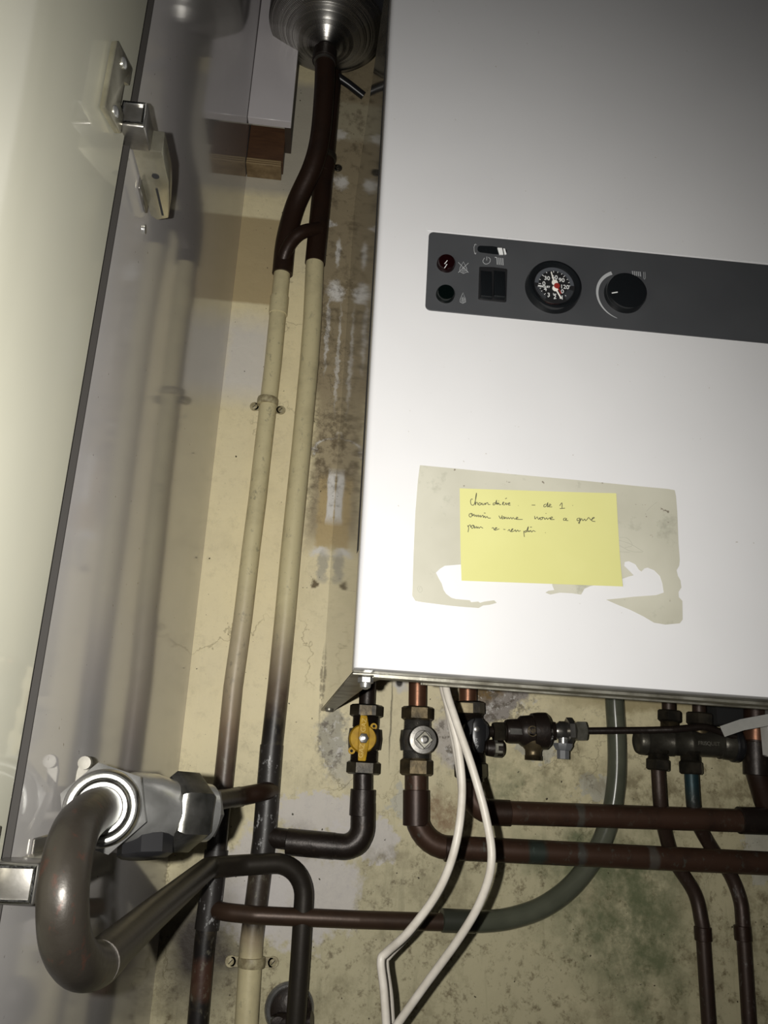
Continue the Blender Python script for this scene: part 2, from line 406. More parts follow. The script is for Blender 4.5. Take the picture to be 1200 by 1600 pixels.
# door swung a little beyond a right angle: hinge edge near the panel's front
DA = math.radians(13.3); DH = Vector((SX-.0015, .4590, 0)); DD = Vector((-math.sin(DA), -math.cos(DA), 0)); DN = Vector((math.cos(DA), -math.sin(DA), 0))
def door_pt(along, out, z): return DH + DD*along + DN*out + Vector((0, 0, z))
bm = NB()
prism(bm, [door_pt(0, 0, Z0), door_pt(.50, 0, Z0), door_pt(.50, 0, Z1), door_pt(0, 0, Z1)], -DN*.019); bevel(bm, .0012, 2)
door = struct(obj('door_1', bm, M['door']))

def hinge(z, label, zc, lx):
    org = Vector((SX, .4615, z)); T = thing('cabinet_hinge', label, 'hinge', org, 'nickel hinges of the cream door')
    # cup flange screwed to the door
    pl = [(.014, -.026), (.036, -.026), (.036, .026), (.014, .026), (.014, .012), (.020, .009), (.020, -.009), (.014, -.012)]
    bm = NB(); prism(bm, [door_pt(a, .0006, zc+b) for a, b in pl], DN*.0045); bevel(bm, .0008, 2)
    fl_ = obj('cup_flange', bm, M['hinge_metal'], T)
    for dz in (-.019, .019):
        bm = NB(); lathe(bm, door_pt(.025, .0050, zc+dz), DN, [(0, .0036), (.0008, .0036), (.0016, .0026), (.0018, 0)], 16)
        obj('screw', bm, M['chrome'], fl_)
    # link block between cup and body, hollow towards the front
    bm = NB(); box(bm, (SX-.004, .4475, z-.0095), (SX+lx, .4705, z+.0095)); bevel(bm, .0016, 3); lk = obj('link', bm, M['chrome_dull'], T)
    bm = NB()
    fr = [(SX-.003, z-.0085), (SX+lx-.001, z-.0085), (SX+lx-.001, z+.0085), (SX-.003, z+.0085)]; fi = [(a+(.0016 if k in (0, 3) else -.0016), c+(.0016 if k < 2 else -.0016)) for k, (a, c) in enumerate(fr)]
    for k in range(4):
        a, b = fr[k], fr[(k+1) % 4]; c, d = fi[(k+1) % 4], fi[k]
        prism(bm, [Vector((q[0], .4474, q[1])) for q in (a, b, c, d)], (0, -.0012, 0))
    obj('link_rim', bm, M['chrome'], lk)
    # body: tapered channel along the panel
    bm = NB()
    prof = [(.0010, .470), (.0205, .470), (.0210, .500), (.0185, .520), (.0150, .541), (.0060, .545), (.0020, .541), (.0015, .520)]
    prism(bm, [Vector((SX+a, b, z-.0085)) for a, b in prof], (0, 0, .017)); bevel(bm, .0009, 2)
    b_ = obj('hinge_arm', bm, M['hinge_metal'], T)
    bm = NB(); lathe(bm, Vector((SX+.0125, .495, z-.0089)), (0, 0, 1), [(0, .0026), (.0004, .0026)], 16); obj('rivet_hole', bm, M['void'], b_)
    bm = NB(); box(bm, (SX+.0105, .508, z-.0090), (SX+.0120, .538, z-.0084)); obj('slot', bm, M['void'], b_)
    bm = NB(); box(bm, (SX+.0003, .500, z-.016), (SX+.0022, .528, z+.016)); bevel(bm, .0006, 1); obj('mounting_plate', bm, M['chrome_dull'], T)
    return T
hinge(P(215, 200, .46).z, 'nickel cup hinge high on the cream door above the pipes, cranked arm showing', P(172, 118, .425).z, .013)
hinge(P(40, 1385, .44).z, 'nickel cup hinge low beside the curved chrome valve pipe at the left edge', P(40, 1385, .44).z, .020)
bm = NB(); lathe(bm, P(214, 357, .56)*1, (1, 0, 0), [(-.0004, .0035), (.0006, .0035), (.0012, 0)], 16)
c0 = P(214, 357, .535); bm.free(); bm = NB(); lathe(bm, Vector((SX+.0002, c0.y, c0.z)), (1, 0, 0), [(0, .0034), (.0009, .0034), (.0014, 0)], 16)
tag(obj('panel_screw', bm, M['chrome']), 'tiny round screw head on the glossy side panel just below the upper hinge', 'screw')

# ---------------------------------------------------------------- wall cupboard end, wooden batten
a = P(383, 184, 1.02); b = P(455, 192, 1.02)
T = thing('wall_box', 'white boxed-in casing hanging at the top beside the dark duct', 'casing', Vector(((a.x+b.x)/2, 1.03, b.z)))
bm = NB(); box(bm, (SX+.0006, 1.018, b.z), (b.x, 1.032, Z1-.01)); bevel(bm, .0008, 1); obj('front_board', bm, simple('white melamine', (.62, .59, .60), (.55, .52, .53), 6, .3), T)
bm = NB(); box(bm, (b.x-.010, 1.032, b.z+.003), (b.x-.0005, WY-.0008, Z1-.01)); obj('end_board', bm, simple('dark stained board', (.05, .035, .025), None, rough=.6), T)
a = P(390, 262, WY); b2 = P(441, 262, 1.06); zt = P(440, 249, 1.06).z
wood = NT('reddish brown wood'); M['wood'] = wood.out(wood.mix(wood.ramp(wood.noise(30, 5, stretch=(1, 1, 6)), .3, .7), (.10, .048, .022), (.06, .028, .014)), .55)
ply = NT('plywood edge'); wv = ply.n('TexWave', bands_direction='Z'); ply.put(wv.inputs[0], ply.pos); wv.inputs['Scale'].default_value = 90; wv.inputs['Distortion'].default_value = 1.5
M['ply'] = ply.out(ply.mix(wv.outputs[1], (.34, .25, .13), (.14, .09, .04)), .6)
T = thing('wooden_batten', 'brown wooden batten with plywood edge fixed to the wall under the white casing', 'batten', Vector((-.1, 1.075, b2.z)))
bm = NB(); box(bm, (SX+.0008, 1.062, b2.z+.011), (b2.x, WY-.0004, b2.z+.075)); bevel(bm, .0006, 1); obj('board', bm, M['wood'], T)
bm = NB(); box(bm, (SX+.0008, 1.058, b2.z), (b2.x-.002, WY-.0004, b2.z+.0108)); bevel(bm, .0004, 1); obj('plywood_strip', bm, M['ply'], T)

# ---------------------------------------------------------------- boiler
bz = CAMZ + .0705; bx0 = P(553, 1043, BY).x; bx1 = bx0 + .56; bzt = bz + .78
B = thing('boiler', 'white wall-hung gas boiler with grey control strip and torn label', 'boiler', Vector(((bx0+bx1)/2, .85, bz)))
# front cover, bottom edge follows the slight tilt seen in the photograph
zl = P(553, 1043, BY).z; zr = P(1200, 1090, BY).z; sl = (zr-zl)/(P(1200, 1090, BY).x-bx0)
bm = NB(); n = 8; rad = .006
def cover_prof():
    pts = [(bx0+.0004, BY+.030), (bx0, BY+rad)]
    for k in range(1, n+1): an = math.pi/2*k/n; pts.append((bx0+rad-rad*math.cos(an), BY+rad-rad*math.sin(an)))
    for k in range(n+1): an = math.pi/2*k/n; pts.append((bx1-rad+rad*math.sin(an), BY+rad-rad*math.cos(an)))
    pts.append((bx1-.0004, BY+.030)); return pts
pr = cover_prof(); A = [bm.verts.new((x, y, zl+(x-bx0)*sl)) for x, y in pr]; Bv = [bm.verts.new((x, y, bzt)) for x, y in pr]
for k in range(len(pr)-1): bm.faces.new((A[k], A[k+1], Bv[k+1], Bv[k]))
bm.faces.new(A[::-1]); bm.faces.new(Bv); bm.faces.new((A[-1], A[0], Bv[0], Bv[-1]))
bevel(bm, .0012, 2, 60)
cover = obj('front_cover', bm, M['white_sheet'], B)
# body: glossy side sheets, top, back
xb = .0335
bm = NB(); th = .0015
prism(bm, [Vector((bx0+.0012, BY+.031, zl+.0005)), Vector((xb, WY-.001, zl+.0005)), Vector((xb, WY-.001, bzt-.004)), Vector((bx0+.0012, BY+.031, bzt-.004))], (th, 0, 0))
obj('side_sheet', bm, M['side_sheet'], B)
bm = NB(); box(bm, (bx1-.003, BY+.031, zl-.004), (bx1-.0015, WY-.001, bzt-.004)); obj('side_sheet', bm, M['side_sheet'], B)
bm = NB(); box(bm, (xb+.008, BY+.034, zl+.10), (bx1-.006, WY-.03, bzt-.01)); obj('inner_casing', bm, M['void'], B)
# bottom flange of the left side sheet, running to the wall
bm = NB(); z_ = zl+.0002
prism(bm, [Vector((bx0+.0015, BY+.034, z_)), Vector((bx0+.030, BY+.034, z_)), Vector((bx0+.022, BY+.085, z_)), Vector((xb+.017, WY-.045, z_)), Vector((xb+.017, WY-.004, z_)), Vector((xb, WY-.004, z_))], (0, 0, -.0016))
bevel(bm, .0004, 1)
fb = obj('bottom_flange', bm, M['steel_dirty'], B)
c0 = P(524, 1099, WY); bm = NB(); lathe(bm, Vector((xb+.0085, WY-.05, z_-.0016)), (0, 0, -1), [(0, .0055), (.002, .0055), (.0035, .004), (.004, 0)], 20); obj('screw', bm, M['steel_dirty'], fb)
c0 = P(572, 1049, BY+.045); bm = NB(); hexa(bm, Vector((c0.x, c0.y, z_-.0017)), (0, 0, -1), .005, .0062); lathe(bm, Vector((c0.x, c0.y, z_-.0067)), (0, 0, -1), [(0, .0045), (.003, .004), (.0045, .002), (.0048, 0)], 20); obj('bolt', bm, M['chrome'], fb)
# louvred lip below the front cover
bm = NB()
def lip(y0, y1, dz, x0, hgt):
    A = []
    prism(bm, [Vector((x, y, zl+(x-bx0)*sl+dz)) for x, y in ((x0, y0), (bx1-.004, y0), (bx1-.004, y1), (x0, y1))], (0, 0, hgt))
lip(BY+.033, BY+.038, -.0022, bx0+.018, .0022)
lip(BY+.044, BY+.056, -.0016, bx0+.018, .0022)
lip(BY+.060, BY+.064, -.0026, bx0+.06, .0030)
lip(BY+.068, BY+.072, -.0018, bx0+.06, .0022)
lip(BY+.033, BY+.074, .0008, bx0+.014, .0012)
obj('bottom_lip', bm, M['steel_dirty'], B)

# control strip ------------------------------------------------------
cs = [(670, 363), (1400, 433.5), (1400, 557), (664, 485)]
q = [P(x, y, BY) for x, y in cs]; q[1].x = q[2].x = bx1-.002
def rnd_quad(q, r, n=6, which=(0, 3)):
    out = []
    for i, b in enumerate(q):
        if i not in which: out.append(b); continue
        a, c = q[i-1], q[(i+1) % len(q)]
        out += fillet([a, b, c], r, n)[1:-1]
    return out
bm = NB(); prism(bm, rnd_quad(q, .0045), (0, -.0012, 0)); bevel(bm, .0003, 1)
strip = obj('control_panel', bm, M['strip'], B)
YP = BY-.0013
# pale ledge above the strip
bm = NB(); e0 = P(668, 360, BY); e1 = P(1400, 430.2, BY); e1.x = bx1-.003
prism(bm, [e0, e1, e1+Vector((0, 0, .0010)), e0+Vector((0, 0, .0010))], (0, -.0009, 0)); obj('trim_ledge', bm, M['white_sheet'], B)
roll = -math.atan2(q[1].z-q[0].z, q[1].x-q[0].x)
def disc(name, px, py, prof, m, par=strip, seg=48, y=YP):
    bm = NB(); lathe(bm, P(px, py, y), (0, -1, 0), prof, seg); return obj(name, bm, m, par)
ro = .0080
disc('indicator_lamp', 696.5, 413.5, [(0, ro), (.0035, ro*.98), (.0052, ro*.86), (.0058, 0)], M['red_lens'])['label'] = 'dark red round fault lamp with lightning mark'
disc('indicator_lamp', 695.5, 461, [(0, ro), (.0035, ro*.98), (.0052, ro*.86), (.0058, 0)], M['green_lens'])['label'] = 'dark green round burner lamp'
# slot with slider
bm = NB(); prism(bm, fillet([P(x, y, YP) for x, y in ((770, 385), (746, 384), (746, 394), (770, 397), (792, 399), (792, 389), (770, 385))], .003, 6)[:-1], (0, -.0003, 0)); obj('slider_slot', bm, M['black_gloss'], strip)
bm = NB(); prism(bm, [P(x, y, YP-.0003) for x, y in ((777, 388), (784, 388.5), (786, 398.5), (780, 398.5))], (0, -.001, 0))
prism(bm, [P(x, y, YP-.0003) for x, y in ((786, 389), (788.5, 389.5), (791, 398), (788, 398.5))], (0, -.001, 0)); obj('slider', bm, M['white_print'], strip)
# rocker switches
bm = NB(); prism(bm, fillet([P(x, y, YP) for x, y in ((770, 418.5), (748.5, 418), (747, 468.5), (790.5, 473), (792, 421.5), (770, 418.5))], .0012, 3)[:-1], (0, -.0016, 0)); bevel(bm, .0003, 1); obj('switch_frame', bm, M['black_plastic'], strip)
for x0 in (751, 771.5):
    bm = NB(); c = [P(x0, 423, YP-.0016), P(x0+17.5, 425, YP-.0016), P(x0+16.5, 469, YP-.0016), P(x0-1, 467, YP-.0016)]
    top = [c[0]+Vector((0, -.0006, 0)), c[1]+Vector((0, -.0006, 0)), c[2]+Vector((0, -.0042, .001)), c[3]+Vector((0, -.0042, .001))]
    vsx = [bm.verts.new(p) for p in c+top]
    for f in ((0,1,2,3),(4,7,6,5),(0,4,5,1),(1,5,6,2),(2,6,7,3),(3,7,4,0)): bm.faces.new([vsx[i] for i in f])
    bevel(bm, .0003, 2); obj('rocker_switch', bm, M['black_gloss'], strip)
# gauge
gx, gy = 863, 451.5; G = .0244
disc('gauge_bezel', gx, gy, [(0, G), (.005, G*.985), (.0078, G*.95), (.0084, G*.88), (.0068, G*.75), (.0058, G*.735), (.0058, 0)], M['black_gloss'], seg=64)
YD = YP-.0061
def gpt(ux, uy): # dial coordinates in units of the dial radius, y up, in the strip's own plane
    c = P(gx, gy, YP); r = G*.735
    return Vector((c.x+r*(ux*math.cos(-roll)-uy*math.sin(-roll)), YD, c.z+r*(ux*math.sin(-roll)+uy*math.cos(-roll))))
disc('dial', gx, gy, [(.0058, G*.735), (.0060, G*.735), (.0060, 0)], M['dial'], seg=64)
bm = NB()
def arcband(r0, r1, a0, a1, dy=0, n=20):
    pts = [gpt(r0*math.cos(math.radians(a0+(a1-a0)*k/n)), r0*math.sin(math.radians(a0+(a1-a0)*k/n))) for k in range(n+1)] + [gpt(r1*math.cos(math.radians(a1+(a0-a1)*k/n)), r1*math.sin(math.radians(a1+(a0-a1)*k/n))) for k in range(n+1)]
    prism(bm, pts, (0, -.00006, 0))
arcband(.78, .97, 3, 177)
arcband(.84, .87, 190, 240); arcband(.92, .94, 190, 240); arcband(.76, .79, 192, 236)
for k in range(7): arcband(.66+.045*k, .675+.045*k, -52, -14)
obj('dial_band', bm, simple('dial band grey', (.055, .06, .07), None, rough=.5), strip)
bm = NB()
for an, l in ((180, .12), (162, .07), (140, .12), (120, .07), (92, .1), (76, .07), (60, .07), (47, .12), (30, .07), (16, .07), (2, .12), (-172, .1), (-160, .06), (-148, .06), (-132, .1), (-115, .06), (-92, .1), (-70, .06), (-45, .06)):
    c_, s_ = math.cos(math.radians(an)), math.sin(math.radians(an))
    ribbon(bm, [gpt(.78*c_, .78*s_)+Vector((0, -.00008, 0)), gpt((.78-l)*c_, (.78-l)*s_)+Vector((0, -.00008, 0))], .00045)
def gtext(s, ux, uy, h, fw=0):
    p = gpt(ux, uy); cu_bm = NB(); text(cu_bm, s, 600, 800, .5, h, roll, fw)
    ref = P(600, 800, .5); off = p + Vector((0, -.0001, 0)) - ref
    for v in cu_bm.verts: v.co += off
    me = bpy.data.meshes.new('t'); cu_bm.to_mesh(me); cu_bm.free(); bm.from_mesh(me); bpy.data.meshes.remove(me)
for s, ux, uy in (('0', -.52, .02), ('30', -.36, .33), ('60', .02, .42), ('90', .36, .30), ('120', .50, -.06), ('4', -.46, -.28), ('3', -.30, -.58), ('2', .0, -.66), ('1', .36, -.66), ('0', .38, -.32)):
    gtext(s, ux, uy, .0040, .00003)
gtext('°C', .04, .24, .0022); gtext('bar', 0, -.5, .0018)
obj('dial_scale', bm, M['white_print'], strip)
bm = NB(); gtext('FRISQUET', -.52, -.14, .0018, .00006); obj('maker_lettering', bm, M['white_print'], strip)
def needle(name, pts, wd, hub, hr, m, dy):
    bm = NB(); ribbon(bm, [gpt(*p)+Vector((0, dy, 0)) for p in pts], wd, (0, -.0004, 0)); lathe(bm, gpt(*hub)+Vector((0, dy, 0)), (0, -1, 0), [(0, hr), (.0006, hr), (.0008, 0)], 24); obj(name, bm, m, strip)
needle('needle', [(-.03, .05), (-.16, .68)], .0009, (0, .10), .0027, M['white_plastic'], -.0008)
needle('needle', [(.02, -.22), (.30, -.74)], .0011, (.02, -.22), .0027, M['white_plastic'], -.0008)
needle('needle', [(.08, -.10), (.28, -.52)], .0009, (.08, -.10), .0026, M['red_paint'], -.0018)
# knob with arc mark
kx, ky = 975, 461; K = .0182
disc('knob', kx, ky, [(0, K), (.006, K*.98), (.0078, K*.94), (.0084, K*.8), (.0084, 0)], M['black_gloss'], seg=64)
bm = NB(); ink(bm, [[(956, 458), (965, 456.5)]], YP-.0086, .0010, False); obj('knob_mark', bm, M['white_print'], strip)
bm = NB()
cK = P(kx-3, ky, YP); pts = []; inn = []
for k in range(25):
    a_ = math.radians(112+145*k/24); wdt = .0030*(1-k/24)**.8+.0003; ro_ = .0245-.001*math.sin(k/24*3); xx, zz = math.cos(a_), math.sin(a_)
    pts.append(Vector((cK.x+ro_*xx, YP, cK.z+ro_*zz))); inn.append(Vector((cK.x+(ro_-wdt)*xx, YP, cK.z+(ro_-wdt)*zz)))
prism(bm, pts+inn[::-1], (0, -.00012, 0)); obj('printed_arc', bm, M['grey_print'], strip)
# printed symbols
bm = NB(); ink(bm, [[(719, 418), (718, 424), (724, 427.5), (730, 425), (729, 419), (724, 409), (719, 418)], [(722, 425), (722, 418)], [(724, 426), (724.3, 417)], [(726.4, 425), (726.5, 419)], [(716, 410), (732, 426)], [(732, 411), (716, 426)]], YP, .00035, False); obj('crossed_flame_symbol', bm, M['grey_print'], strip)
bm = NB(); ink(bm, [[(719, 468), (719, 472), (723, 474), (727.5, 472), (727, 467), (723.5, 457.5), (719, 468)], [(721.5, 472), (722, 465)], [(723.4, 473), (723.6, 464)], [(725.4, 472), (725.4, 466)]], YP, .00035, False); obj('flame_symbol', bm, M['grey_print'], strip)
bm = NB(); ink(bm, [[(757, 403), (754.5, 408), (757, 412), (761, 412.5), (765, 410), (766, 405), (763, 402)], [(760.7, 401), (760.4, 407)]], YP, .0004); obj('power_symbol', bm, M['grey_print'], strip)
bm = NB(); ink(bm, [[(773, 402), (776, 402.5)]] + [[(776.5+k*3, 402.5+k*.3), (777+k*3, 413.5+k*.3)] for k in range(4)], YP, .0007, False); obj('radiator_symbol', bm, M['grey_print'], strip)
bm = NB(); ink(bm, [[(743, 381), (740.5, 386), (741, 393), (743, 397)], [(741, 383), (743, 381), (744.5, 383)], [(741, 395.5), (743, 397.5), (744, 395)]], YP, .00035, False); obj('arrow_symbol', bm, M['grey_print'], strip)
bm = NB(); ink(bm, [[(988+k*3, 423.5+k*.3), (989+k*3, 430+k*.5)] for k in range(5)], YP, .0007, False); obj('radiator_symbol', bm, M['grey_print'], strip)
bm = NB(); ink(bm, [[(1005.5, 425), (1005.8, 435), (1007, 436.5), (1008.2, 435), (1007.8, 425)]], YP, .0003, False); obj('thermometer_symbol', bm, M['grey_print'], strip)
bm = NB(); ink(bm, [[(699, 407), (694.5, 412.5), (698.5, 412.8), (694.5, 419)]], YP-.0059, .0006, False); obj('lightning_mark', bm, M['white_print'], strip)

# torn label residue
lab = [(656,727),(720,733),(800,741),(900,750),(1000,760),(1043,764),(1054,766),(1056,775),(1058,800),(1060,850),(1062,875),(1061,884),(1057,891),(1059,900),(1063,907),(1064.5,918),(1060,925),(1060.5,933),(1066,939),(1066.5,968),(1062,974),(1040,976),(1022,973),(1005,963),(985,953),(965,945),(947,937),(968,935),(990,932.5),(1025,930),(1037,926),(1035,912),(1031,900),(1022,891),(1012,887),(1007,888),(1002,893),(998,890),(993,882),(983,877),(976,878),(975,884),(982,891),(990,899),(982,901),(971,905),(940,912),(922,916),(913,920),(908,929),(893,927),(875,926),(860,929),(852,926),(857,923),(866,922),(863,915),(862,885),(720,882),(695,884),(687,889),(681,895),(685,903),(690,912),(693,922),(697,928),(705,934),(712,936),(734,938),(736,941),(747,940),(750,942),(757,940),(764,939),(772,938),(776,942),(765,945),(755,946),(748,950),(720,948),(700,946),(660,941),(649,939),(644,931),(645,900),(646,870),(649,800),(653,750)]
bm = NB(); LQ = [P(x, y, BY-.0001) for x, y in lab]; tris = tessellate_polygon([LQ]); A = [bm.verts.new(p) for p in LQ]; Bv = [bm.verts.new(p+Vector((0, -.00022, 0))) for p in LQ]
for a, b, c in tris: bm.faces.new((A[a], A[b], A[c])); bm.faces.new((Bv[a], Bv[c], Bv[b]))
for k in range(len(A)): bm.faces.new((A[k], A[(k+1) % len(A)], Bv[(k+1) % len(A)], Bv[k]))
t = NT('stained label paper'); c = t.mix(t.ramp(t.noise(12, 4), .35, .65), (.43, .42, .35), (.36, .35, .285)); c = t.mix(t.ramp(t.noise(30, 5, .7), .60, .75), c, (.27, .27, .215)); c = t.mix(t.ramp(t.noise(150, 2), .72, .76), c, (.15, .13, .1))
M['label'] = t.out(c, .6)
obj('torn_label', bm, M['label'], B)['label'] = 'greyish stained remains of a torn paper label'
M['pencil'] = simple('faint pencil', (.3, .3, .25), None, rough=.7)
for st in ([[(966, 844), (985, 850), (1005, 862)], [(967, 852), (985, 861), (1004, 863)], [(968, 840), (980, 841), (988, 852), (976, 856)], [(968, 862), (985, 863)]], [[(1010, 799), (1018, 791), (1027, 784)]], [[(655, 915), (652, 920), (656, 926), (660, 922), (657, 916), (655, 922)]]):
    bm = NB(); ink(bm, st, BY-.00035, .00022); obj('pencil_mark', bm, M['pencil'], B)

# sticky note ----------------------------------------------------------
nq = [P(718, 763.5, BY), P(962, 771.5, BY), P(971, 917.5, BY), P(720, 908.5, BY)]
YN = BY-.0006
T = thing('sticky_note', 'yellow sticky note with three handwritten lines on the boiler front', 'note', Vector(((nq[2].x+nq[3].x)/2, YN, nq[2].z)))
bm = NB(); NXg, NZg = 16, 12
def npt(u, v, o=0):
    p = (nq[0]*(1-u)+nq[1]*u)*(1-v)+(nq[3]*(1-u)+nq[2]*u)*v
    lift = .0022*max(0, v-.55)**2/.2 + .0006*max(0, u-.8)/.2*max(0, 1-v*3)
    p.y = YN-lift-o; return p
for o in (0, .00012):
    g = [[bm.verts.new(npt(i/NXg, j/NZg, o)) for i in range(NXg+1)] for j in range(NZg+1)]
    for j in range(NZg):
        for i in range(NXg): bm.faces.new((g[j][i], g[j][i+1], g[j+1][i+1], g[j+1][i]))
obj('paper', bm, simple('yellow note paper', (.52, .51, .215), (.49, .48, .19), 10, .7), T)
A_ = [[(245,215),(225,215),(215,245),(225,285),(250,295),(270,270),(292,180),(295,130),(283,200),(280,295),(288,265),(305,257),(315,290)],
 [(350,262),(330,265),(325,290),(345,292),(360,265),(365,290)], [(380,265),(378,290),(400,285),(410,265),(415,288),(430,265),(445,262),(452,285),(480,285)],
 [(545,262),(520,270),(520,292),(545,280),(565,225),(560,285),(577,262),(580,288),(592,264),(605,290),(625,285)], [(588,238),(596,240)],
 [(645,280),(665,260),(650,255),(645,285),(675,290),(690,262),(700,290),(718,264)], [(680,210),(702,199)], [(720,280),(745,270),(730,262),(725,292),(750,292)], [(1035,293),(1082,293)],
 [(205,405),(195,435),(215,455),(235,430),(215,405),(240,410),(247,440),(262,415),(275,445),(290,425),(300,450),(318,425),(327,452),(345,430),(352,455),(370,435),(385,432),(388,460),(405,440),(415,465),(435,445),(450,465),(485,468)], [(395,400),(417,402)],
 [(595,435),(618,475),(640,430)], [(665,450),(642,455),(640,478),(662,470),(668,450),(674,478),(690,455),(705,478),(720,458),(735,478),(755,458),(770,480),(785,460),(805,480),(820,478),(850,465),(835,455),(825,480),(860,486),(912,485)],
 [(175,565),(190,600),(182,655)], [(185,590),(195,565),(215,562),(215,590)], [(250,560),(225,580),(235,605),(258,590),(250,562),(268,578),(272,605),(295,580),(302,605),(316,585),(330,605),(350,585),(382,605)],
 [(500,605),(520,595),(530,622),(540,620),(570,600),(550,598),(542,630),(600,612)], [(655,618),(682,620)],
 [(715,640),(735,620),(745,645),(760,640),(785,615),(770,615),(760,650),(800,640),(815,625),(825,650),(845,628),(860,645),(885,635)],
 [(928,638),(936,720)], [(932,655),(955,635),(962,652),(942,662)], [(962,652),(990,580),(980,650),(998,638),(1005,652),(1020,632),(1035,655),(1055,635),(1085,650)], [(1013,590),(1037,588)], [(853,300),(858,302)]]
B_ = [[(250,245),(225,255),(225,278),(250,270),(270,225),(264,278),(280,270),(305,255),(290,245),(282,275),(320,278)], [(408,265),(435,230),(435,292)], [(410,298),(470,293)], [(558,260),(563,264)],
 [(115,385),(120,420),(145,395),(160,425),(178,402)], [(202,400),(180,410),(185,428),(210,415),(202,400),(226,405),(235,425),(255,405),(265,425),(290,405),(300,420),(325,400),(307,398),(300,425),(347,425)], [(243,354),(252,356)],
 [(480,410),(455,415),(455,435),(480,430),(490,412),(478,434),(508,438)],
 [(645,410),(615,415),(615,440),(640,430),(648,410),(640,470),(628,462),(650,440),(665,415),(680,440),(700,420),(712,440),(735,418),(748,402),(775,435)], [(775,430),(815,405),(795,405),(785,440),(826,450)], [(238,578),(243,582)]]
bm = NB(); ink(bm, A_, YN-.00035, .0005, True, 8.571, (710, 755)); ink(bm, B_, YN-.00035, .0005, True, 7.5, (820, 755))
def lift_ink(bm):
    for v in bm.verts:
        v_ = (nq[0].z-v.co.z)/(nq[0].z-nq[3].z); v.co.y -= .0022*max(0, v_-.55)**2/.2
lift_ink(bm); obj('handwriting', bm, M['pen'], T)

# ---------------------------------------------------------------- risers on the wall, left
def S(px, py, s): return P(px, py, WY-s)
def pz(py, x=430): return P(x, py, WY-.02).z
def pipe(name, pts, r, m, parent=None, rad=.03, seg=24, wob=.0):
    bm = NB(); tube(bm, fillet(pts, rad) if rad else pts, r, seg, wob=wob); return obj(name, bm, m, parent)
def collar(bm, a, b, r, seg=28):
    d = Vector(b)-Vector(a); L = d.length; lathe(bm, a, d, [(0, r*.94), (.0006, r), (L-.0006, r), (L, r*.94)], seg)

sl_ = .022
T = thing('riser_pipe', 'left cream painted riser pipe on the wall, sooty below, with a saddle clip', 'pipe', S(312, 1600, sl_))
Lr = [S(x, y, sl_) for x, y in ((305, 1640), (309, 1600), (320, 1470), (330, 1398), (338, 1330), (354, 1176), (364, 1073), (379, 967), (391.7, 860), (402, 780), (411, 700), (426.5, 567), (433, 500), (438.5, 447), (441, 424))]
mLr = pipe_mat('cream paint scorched to black', [(pz(1640), SOOT), (pz(1560), (.06, .028, .018)), (pz(1500), SOOT), (pz(1400), (.02, .017, .015)), (pz(1235), (.08, .055, .04), .01), (pz(1165), (.25, .185, .12), .03), (pz(1090), (.47, .40, .27), .04), (pz(950), CREAM, .05)], metal=.05, grime=.3, grimecol=(.20, .16, .09), flecks=.5, fleckcol=(.17, .16, .12), amp=.012)
pipe('pipe_run', Lr, .0119, mLr, T, .1)
bm = NB(); collar(bm, S(434, 492, sl_), S(436.8, 464, sl_), .0133); obj('coupling', bm, mLr, T)
T2 = thing('riser_pipe', 'right cream painted riser pipe on the wall, blackened where the branch joins', 'pipe', S(385, 1600, sl_))
Rr = [S(x, y, sl_) for x, y in ((381, 1640), (385, 1600), (393, 1470), (402, 1398), (413, 1310), (423.5, 1176), (434.7, 1073), (445, 967), (454.5, 860), (462.5, 780), (470.7, 700), (483, 567), (488, 500), (492, 408))]
mRr = pipe_mat('cream paint burnt at joints', [(pz(1640), CREAM), (pz(1488), (.34, .28, .18), .012), (pz(1455), (.04, .03, .022), .008), (pz(1340), (.02, .018, .016)), (pz(1150), SOOT, .01), (pz(1110), (.10, .07, .05), .016), (pz(1050), (.36, .30, .2), .03), (pz(980), CREAM, .03)], metal=.05, grime=.3, grimecol=(.24, .20, .12), flecks=.4, fleckcol=(.20, .19, .14), amp=.010)
pipe('pipe_run', Rr, .0134, mRr, T2, .1)
mSc = pipe_mat('soot with white flux scale', [(0, (.025, .022, .02))], metal=.05, grime=.3, flecks=.9, fleckcol=(.42, .42, .42), amp=.01)
bm = NB(); tube(bm, [S(408, 1350, sl_), S(413, 1310, sl_), S(424.5, 1164, sl_)], .0142, 24); obj('tee_fitting', bm, mSc, T2)['label'] = 'sooty tee section with white flux scale'
bm = NB(); tube(bm, [S(322.5, 1452, sl_), S(330, 1398, sl_), S(338, 1328, sl_)], .0137, 24); obj('tee_fitting', bm, mSc, T)['label'] = 'sooty tee section with white scale'

